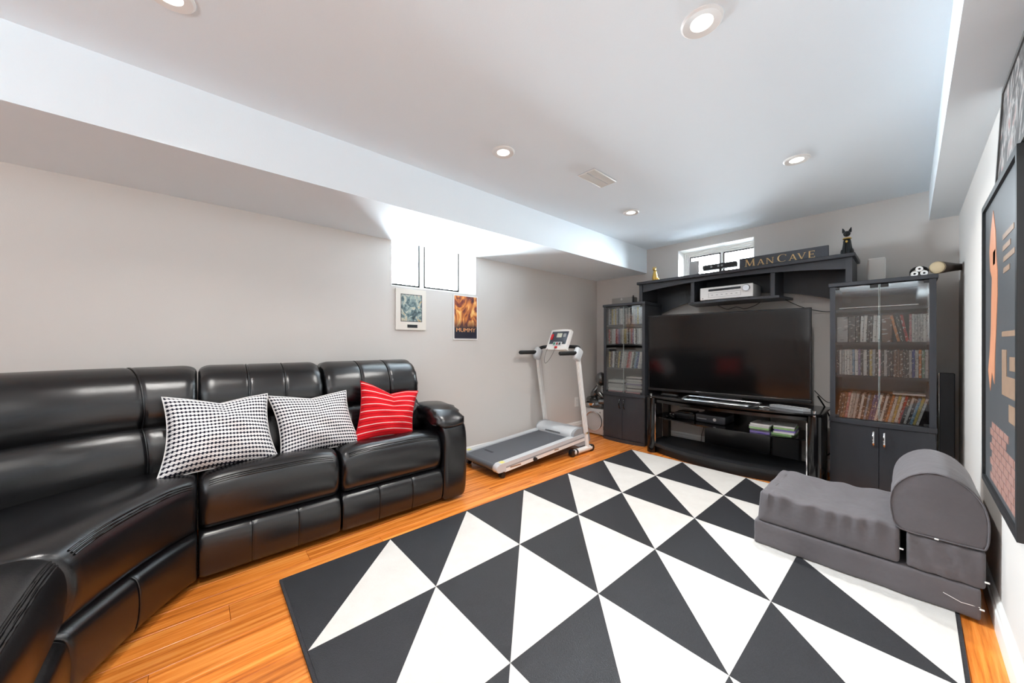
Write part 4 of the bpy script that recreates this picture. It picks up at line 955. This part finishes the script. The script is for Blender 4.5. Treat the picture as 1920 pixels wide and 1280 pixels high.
b = BM(); box(b, .578, .80, 3.1838, 3.1855, .418, .4195); part(t, 'disc_slot', b, M_plastic)
b = BM(); box(b, .58, .80, 3.20, 3.42, .362, .367); part(t, 'base', b, M_plastic)
t = thing('set_top_box', 'low black box beside the game console on the middle shelf', 'box', (.44, 3.30, .362))
b = BM(); rbox(b, .35, .54, 3.23, 3.42, .362, .415, .006, 2); part(t, 'case', b, M_plastic)
b = BM(); rbox(b, .37, .52, 3.25, 3.40, .415, .428, .01, 2); part(t, 'lid', b, M_gloss)
t = thing('game_controller', 'black game controller in front of the low black box', 'controller', (.36, 3.18, .362))
b = BM(); sphere(b, (.345, 3.19, .380), .035, .024, .017); sphere(b, (.315, 3.17, .377), .018, .03, .015); sphere(b, (.375, 3.17, .377), .018, .03, .015); part(t, 'body', b, M_gloss, 70)
for x in (.33, .36): b = BM(); lathe(b, [(.004, 0), (.004, .008), (.008, .012), (0, .014)], (x, 3.185, .392), 'z', 10); part(t, 'thumbstick', b, M_gplas)
for st_n, (x, y, cols) in enumerate(((1.085, 3.20, ['purple', 'dark grey', 'lime green', 'pale grey', 'white']), (1.230, 3.24, ['lime green', 'white', 'purple', 'lime green', 'white']))):
    rn = random.Random(50 + st_n)
    for i, c in enumerate(cols):
        case(c, x + rn.uniform(-.008, .008), y + rn.uniform(-.005, .005), .3625 + i * .0152, .135, .185, .0148, f'{c} game case, {ordinal(i)} from the bottom of the stack ' + ('near the game console' if st_n == 0 else 'near the stand column'), 'game cases stacked on the middle shelf of the stand', 0, rn.uniform(-.08, .08), 'game_case')
t = thing('storage_box', 'dark box behind the lower shelf of the stand', 'box', (1.20, 3.60, 0))
b = BM(); rbox(b, 1.08, 1.27, 3.535, 3.64, 0.0, .34, .004, 1); part(t, 'case', b, M_blackin)
b = BM(); rbox(b, 1.075, 1.275, 3.53, 3.645, .34, .355, .003, 1); part(t, 'lid', b, M_plastic)
# cables
def cable(name, pts, r, m, label): b = BM(); tube(b, catmull(pts, 5, False), r, 6); return single(name, b, m, label, 'cable')
cable('power_cable', [(1.40, 3.47, .66), (1.44, 3.55, .55), (1.475, 3.60, .42), (1.485, 3.61, .25), (1.45, 3.61, .17), (1.36, 3.58, .12)], .006, M_cable, 'thick black cable looping between the stand and the cabinet')
cable('signal_cable', [(1.375, 3.50, .70), (1.43, 3.56, .62), (1.46, 3.62, .60), (1.485, 3.672, .63)], .003, M_cable, 'thin black cable from the television edge behind the cabinet')
cable('speaker_cable', [(1.17, 3.55, 1.47), (1.28, 3.62, 1.40), (1.40, 3.68, 1.36), (1.52, 3.69, 1.355)], .003, M_cable, 'thin black cable running from the shelf bridge along the wall')
cable('speaker_cable', [(.60, 3.62, 1.465), (.66, 3.63, 1.42), (.74, 3.62, 1.455), (.80, 3.63, 1.41), (.88, 3.62, 1.455), (.95, 3.63, 1.415), (1.0, 3.62, 1.46)], .0035, M_wcable, 'tangled white cable hanging under the centre shelf')
cable('speaker_cable', [(.62, 3.60, 1.468), (.70, 3.61, 1.425), (.78, 3.60, 1.44), (.85, 3.61, 1.42), (.93, 3.60, 1.44), (.97, 3.61, 1.467)], .003, M_cable, 'tangled black cable hanging under the centre shelf')
cable('speaker_cable', [(.50, 3.66, .52), (.49, 3.67, .36), (.46, 3.67, .20), (.44, 3.67, .12), (.44, 3.66, .02)], .003, M_cable, 'thin black cable hanging on the wall behind the stand')
# socket on the side wall
t = thing('wall_socket', 'white power socket on the wall behind the treadmill', 'socket', (XL, 3.265, .30))
b = BM(); rbox(b, XL + .0005, XL + .006, 3.228, 3.302, .30, .418, .002, 1); part(t, 'plate', b, M_trim)
for z in (.325, .370): b = BM(); rbox(b, XL + .006, XL + .009, 3.245, 3.285, z, z + .028, .001, 1); part(t, 'outlet', b, M_white)

# ================================================================== FOLDING FOAM CHAIR
t = thing('foam_chair', 'grey folding foam chair with rounded bolster on the rug', 'chair', (1.70, 2.21, .014))
CY0, CY1 = 1.955, 2.465
def soft(bm, x0, x1, y0, y1, z0, z1, r, top=None, n=14, m=10):
    """a soft block: rounded box subdivided so that its top can sag and crease"""
    s = BM(); box(s, x0, x1, y0, y1, z0, z1)
    bmesh.ops.bevel(s, geom=s.edges[:], offset=r, segments=3, affect='EDGES', profile=.5)
    for k in range(1, n): bmesh.ops.bisect_plane(s, geom=s.verts[:] + s.edges[:] + s.faces[:], plane_co=(lerp(x0, x1, k / n), 0, 0), plane_no=(1, 0, 0))
    for k in range(1, m): bmesh.ops.bisect_plane(s, geom=s.verts[:] + s.edges[:] + s.faces[:], plane_co=(0, lerp(y0, y1, k / m), 0), plane_no=(0, 1, 0))
    for k in range(1, 4): bmesh.ops.bisect_plane(s, geom=s.verts[:] + s.edges[:] + s.faces[:], plane_co=(0, 0, lerp(z0, z1, k / 4)), plane_no=(0, 0, 1))
    if top:
        for v in s.verts: top(v, (v.co.x - x0) / (x1 - x0), (v.co.y - y0) / (y1 - y0), (v.co.z - z0) / (z1 - z0))
    merge(bm, s)
def w_base(v, u, w, h): v.co.y += .004 * math.sin(u * 23) * (1 if w < .2 else 0); v.co.z -= .004 * math.sin(u * 3.1) * h
b = BM(); soft(b, 1.335, 2.078, CY0, CY1, .015, .138, .010, w_base); part(t, 'base_cushion', b, M_fabric, 50)
def w_seat(v, u, w, h):
    if h > .5: v.co.z -= (.022 * math.sin(PI * min(1, u * 1.05)) ** 1.5 * (1 - (2 * w - 1) ** 2 * .55) + .006 * math.sin(u * 24 + w * 7) * math.sin(w * 8 + u * 5)) * (h - .5) * 2
    if w < .15: v.co.y += .007 * math.sin(u * 47 + 2 * math.sin(u * 9)) * h * h
    if u < .1: v.co.x += .012 * h
b = BM(); soft(b, 1.350, 1.866, CY0 + .002, CY1, .139, .300, .014, w_seat, 40, 14); part(t, 'seat_cushion', b, M_fabric, 50)
def w_mid(v, u, w, h):
    if w < .2: v.co.y += .004 * math.sin(u * 20 + h * 5)
b = BM(); soft(b, 1.886, 2.090, CY0 + .002, CY1 - .005, .139, .283, .010, w_mid); part(t, 'middle_cushion', b, M_fabric, 50)
prof = catmull([(1.868, .292), (1.842, .345), (1.838, .42), (1.858, .485), (1.905, .535), (1.965, .556), (2.03, .535), (2.075, .485), (2.096, .42), (2.098, .345), (2.092, .300), (2.075, .290), (1.98, .288)], 3)
b = BM(); cx, cz = 1.97, .42; rings = []
for k, y in ((.93, CY0), (.975, CY0 + .002), (.995, CY0 + .007), (1.0, CY0 + .014), (.985, CY0 + .05), (.99, CY0 + .12), (1.005, CY0 + .2), (.99, CY0 + .28), (1.0, CY0 + .36), (1.0, CY1 - .03), (.99, CY1 - .01), (.95, CY1)):
    rings.append([b.verts.new((cx + (x - cx) * k, y + (.003 * math.sin(j * 2.1) if k > .97 and y < CY0 + .03 else 0), cz + (z - cz) * k)) for j, (x, z) in enumerate(prof)])
for A, B in zip(rings, rings[1:]):
    for j in range(len(prof)): b.faces.new((A[j], A[(j + 1) % len(prof)], B[(j + 1) % len(prof)], B[j]))
b.faces.new(rings[0][::-1]); b.faces.new(rings[-1]); bol = part(t, 'bolster', b, M_fabric, 50)
b = BM(); tube(b, [(cx + (x - cx) * .985, CY0 + .001, cz + (z - cz) * .985) for x, z in prof], .0035, 6, closed=True); part(bol, 'welt', b, M_fabric, 60)
for (x, z) in ((1.968, .286), (1.872, .205), (2.092, .17), (2.080, .06)):
    b = BM(); rbox(b, x - .006, x + .006, CY0 - .004, CY0 + .001, z, z + .006, .001, 1); part(t, 'zip_pull', b, M_paper)
b = BM(); tube(b, [(1.985, CY0 - .001, .082), (2.03, CY0 - .001, .066), (2.075, CY0 - .001, .07)], .0012, 5); part(t, 'loose_thread', b, M_paper)

# ================================================================== PICTURES
def flat_on_left(bm, y0, y1, z0, z1, x0, x1): box(bm, XL + x0, XL + x1, y0, y1, z0, z1)
t = thing('framed_print', 'cream-matted picture under the high window showing a crowd of figures', 'picture', (XL, 1.046, 1.198))
b = BM(); flat_on_left(b, .912, 1.180, 1.200, 1.537, .002, .016); part(t, 'mat_board', b, M_mat)
b = BM(); flat_on_left(b, .953, 1.143, 1.268, 1.495, .016, .0165); part(t, 'print_border', b, M_frame)
b = BM(); flat_on_left(b, .958, 1.138, 1.273, 1.490, .0165, .0172)
part(t, 'print', b, printmat('crowd_print', [(.30, (24, 30, 34)), (.44, (88, 108, 112)), (.52, (150, 165, 160)), (.60, (205, 200, 180)), (.70, (176, 136, 70))], (16, 16, 12), 4, 2.0))
b = BM(); flat_on_left(b, 1.010, 1.100, 1.218, 1.244, .016, .0175); part(t, 'plaque', b, M_frame)
t = thing('film_poster', 'orange and dark poster with a title, hung below the corner of the high window', 'poster', (XL, 1.596, 1.120))
b = BM(); flat_on_left(b, 1.460, 1.732, 1.122, 1.537, .002, .008); part(t, 'white_border', b, M_paper)
b = BM(); flat_on_left(b, 1.470, 1.722, 1.134, 1.528, .008, .0088)
def postermat():
    m = printmat('fiery_print', [(.28, (34, 24, 34)), (.42, (120, 54, 44)), (.55, (214, 128, 58)), (.70, (246, 206, 130))], (9, 9, 5), 4, 2.5)
    nt = m.node_tree; N = nt.nodes; L = nt.links; bs = N['Principled BSDF']; old = bs.inputs['Base Color'].links[0].from_socket
    tc = N.new('ShaderNodeTexCoord'); sp = N.new('ShaderNodeSeparateXYZ'); L.new(tc.outputs['Object'], sp.inputs[0])
    mr = N.new('ShaderNodeMapRange'); mr.inputs[1].default_value = .11; mr.inputs[2].default_value = .19; mr.inputs[3].default_value = 1; mr.inputs[4].default_value = 0
    L.new(sp.outputs[2], mr.inputs[0]); L.new(mixcol(nt, mr.outputs[0], old, srgb(38, 38, 52)), bs.inputs['Base Color']); return m
part(t, 'print', b, postermat())
s = textmesh('MUMMY', .052); b = BM(); merge(b, s, Matrix.Translation((XL + .0095, 1.596, 1.196)) @ Matrix(((0, 0, 1, 0), (1, 0, 0, 0), (0, 1, 0, 0), (0, 0, 0, 1))) @ Matrix.Diagonal((1.15, 1, 1, 1)))
part(t, 'title_lettering', b, mat('title_orange', (232, 168, 110), .5), 0)
# large framed poster on the right wall
t = thing('framed_poster', 'large black-framed poster on the wall behind the foam chair', 'poster', (2.107, 1.72, .545))
PX0, PX1, PY0, PY1, PZ0, PZ1 = 2.088, 2.122, 1.365, 2.066, .545, 1.625
for (y0, y1, z0, z1) in ((PY0, PY0 + .022, PZ0, PZ1), (PY1 - .022, PY1, PZ0, PZ1), (PY0 + .022, PY1 - .022, PZ0, PZ0 + .022), (PY0 + .022, PY1 - .022, PZ1 - .022, PZ1)):
    b = BM(); box(b, PX0, PX1, y0, y1, z0, z1); part(t, 'frame_rail', b, M_frame)
b = BM(); box(b, PX0 + .008, PX0 + .012, PY0 + .02, PY1 - .02, PZ0 + .02, PZ1 - .02)
part(t, 'print', b, mat('poster_slate', (84, 86, 88), .35, var=.12, vscale=6))
def on_poster(poly): b = BM(); prism(b, poly, 'x', PX0 + .0068, PX0 + .0082); return b
py = lambda u: PY1 - .022 - u * (PY1 - PY0 - .044); pz = lambda v: PZ0 + .022 + v * (PZ1 - PZ0 - .044)
M_or = mat('poster_orange', (206, 142, 108), .4, var=.2, vscale=10); M_txt = mat('poster_tan', (150, 124, 104), .4, var=.2, vscale=30); M_brick = mat('poster_brick', (160, 122, 112), .4, var=.1)
part(t, 'printed_shape', on_poster([(py(u), pz(v)) for u, v in ((.30, .96), (.22, .90), (.17, .83), (.20, .76), (.26, .73), (.24, .66), (.22, .55), (.18, .47), (.12, .40), (.20, .33), (.26, .40), (.34, .36), (.36, .45), (.40, .55), (.44, .66), (.44, .74), (.40, .80), (.38, .88))]), M_or, 0)
part(t, 'printed_shape', on_poster([(py(u), pz(v)) for u, v in ((.30, .815), (.38, .82), (.37, .77), (.30, .77))]), M_frame, 0)
for k, (u0, u1, v) in enumerate(((.60, .88, .82), (.60, .80, .785), (.62, .90, .75), (.62, .78, .715), (.58, .92, .52))):
    part(t, 'printed_line', on_poster([(py(u0), pz(v)), (py(u1), pz(v)), (py(u1), pz(v + .016)), (py(u0), pz(v + .016))]), M_txt, 0)
for (u0, u1, v0, v1) in ((.58, .70, .40, .48), (.58, .92, .34, .40), (.78, .92, .42, .46), (.76, .92, .27, .32)):
    part(t, 'printed_block', on_poster([(py(u0), pz(v0)), (py(u1), pz(v0)), (py(u1), pz(v1)), (py(u0), pz(v1))]), M_txt, 0)
for r_ in range(8):
    for c_ in range(6):
        u0 = .20 + c_ * .125 + (.06 if r_ % 2 else 0); v0 = .02 + r_ * .026
        if u0 > .94 or (r_ > 5 and c_ > 3): continue
        part(t, 'printed_brick', on_poster([(py(u0), pz(v0)), (py(min(.98, u0 + .115)), pz(v0)), (py(min(.98, u0 + .115)), pz(v0 + .022)), (py(u0), pz(v0 + .022))]), M_brick, 0)
# second picture above it, leaning
t = thing('framed_picture', 'grey-framed black and white picture above the large framed poster', 'picture', (2.107, 1.50, 1.630))
PM = Matrix.Translation((2.100, 0, 1.630)) @ Matrix.Rotation(R(2.6), 4, 'Y')
def pb2(x0, x1, y0, y1, z0, z1): b = BM(); box(b, x0, x1, y0, y1, z0, z1); bmesh.ops.transform(b, matrix=PM, verts=b.verts); return b
for (y0, y1, z0, z1) in ((1.10, 1.118, 0, .345), (1.812, 1.83, 0, .345), (1.118, 1.812, 0, .018), (1.118, 1.812, .327, .345)):
    part(t, 'frame_rail', pb2(-.004, .010, y0, y1, z0, z1), mat('grey_frame', (84, 82, 80), .4))
part(t, 'print', pb2(0, .006, 1.115, 1.815, .015, .33), printmat('sketch_print', [(.36, (40, 38, 38)), (.50, (96, 92, 90)), (.60, (186, 182, 178)), (.70, (150, 96, 88))], (20, 20, 9), 4, 1.5))
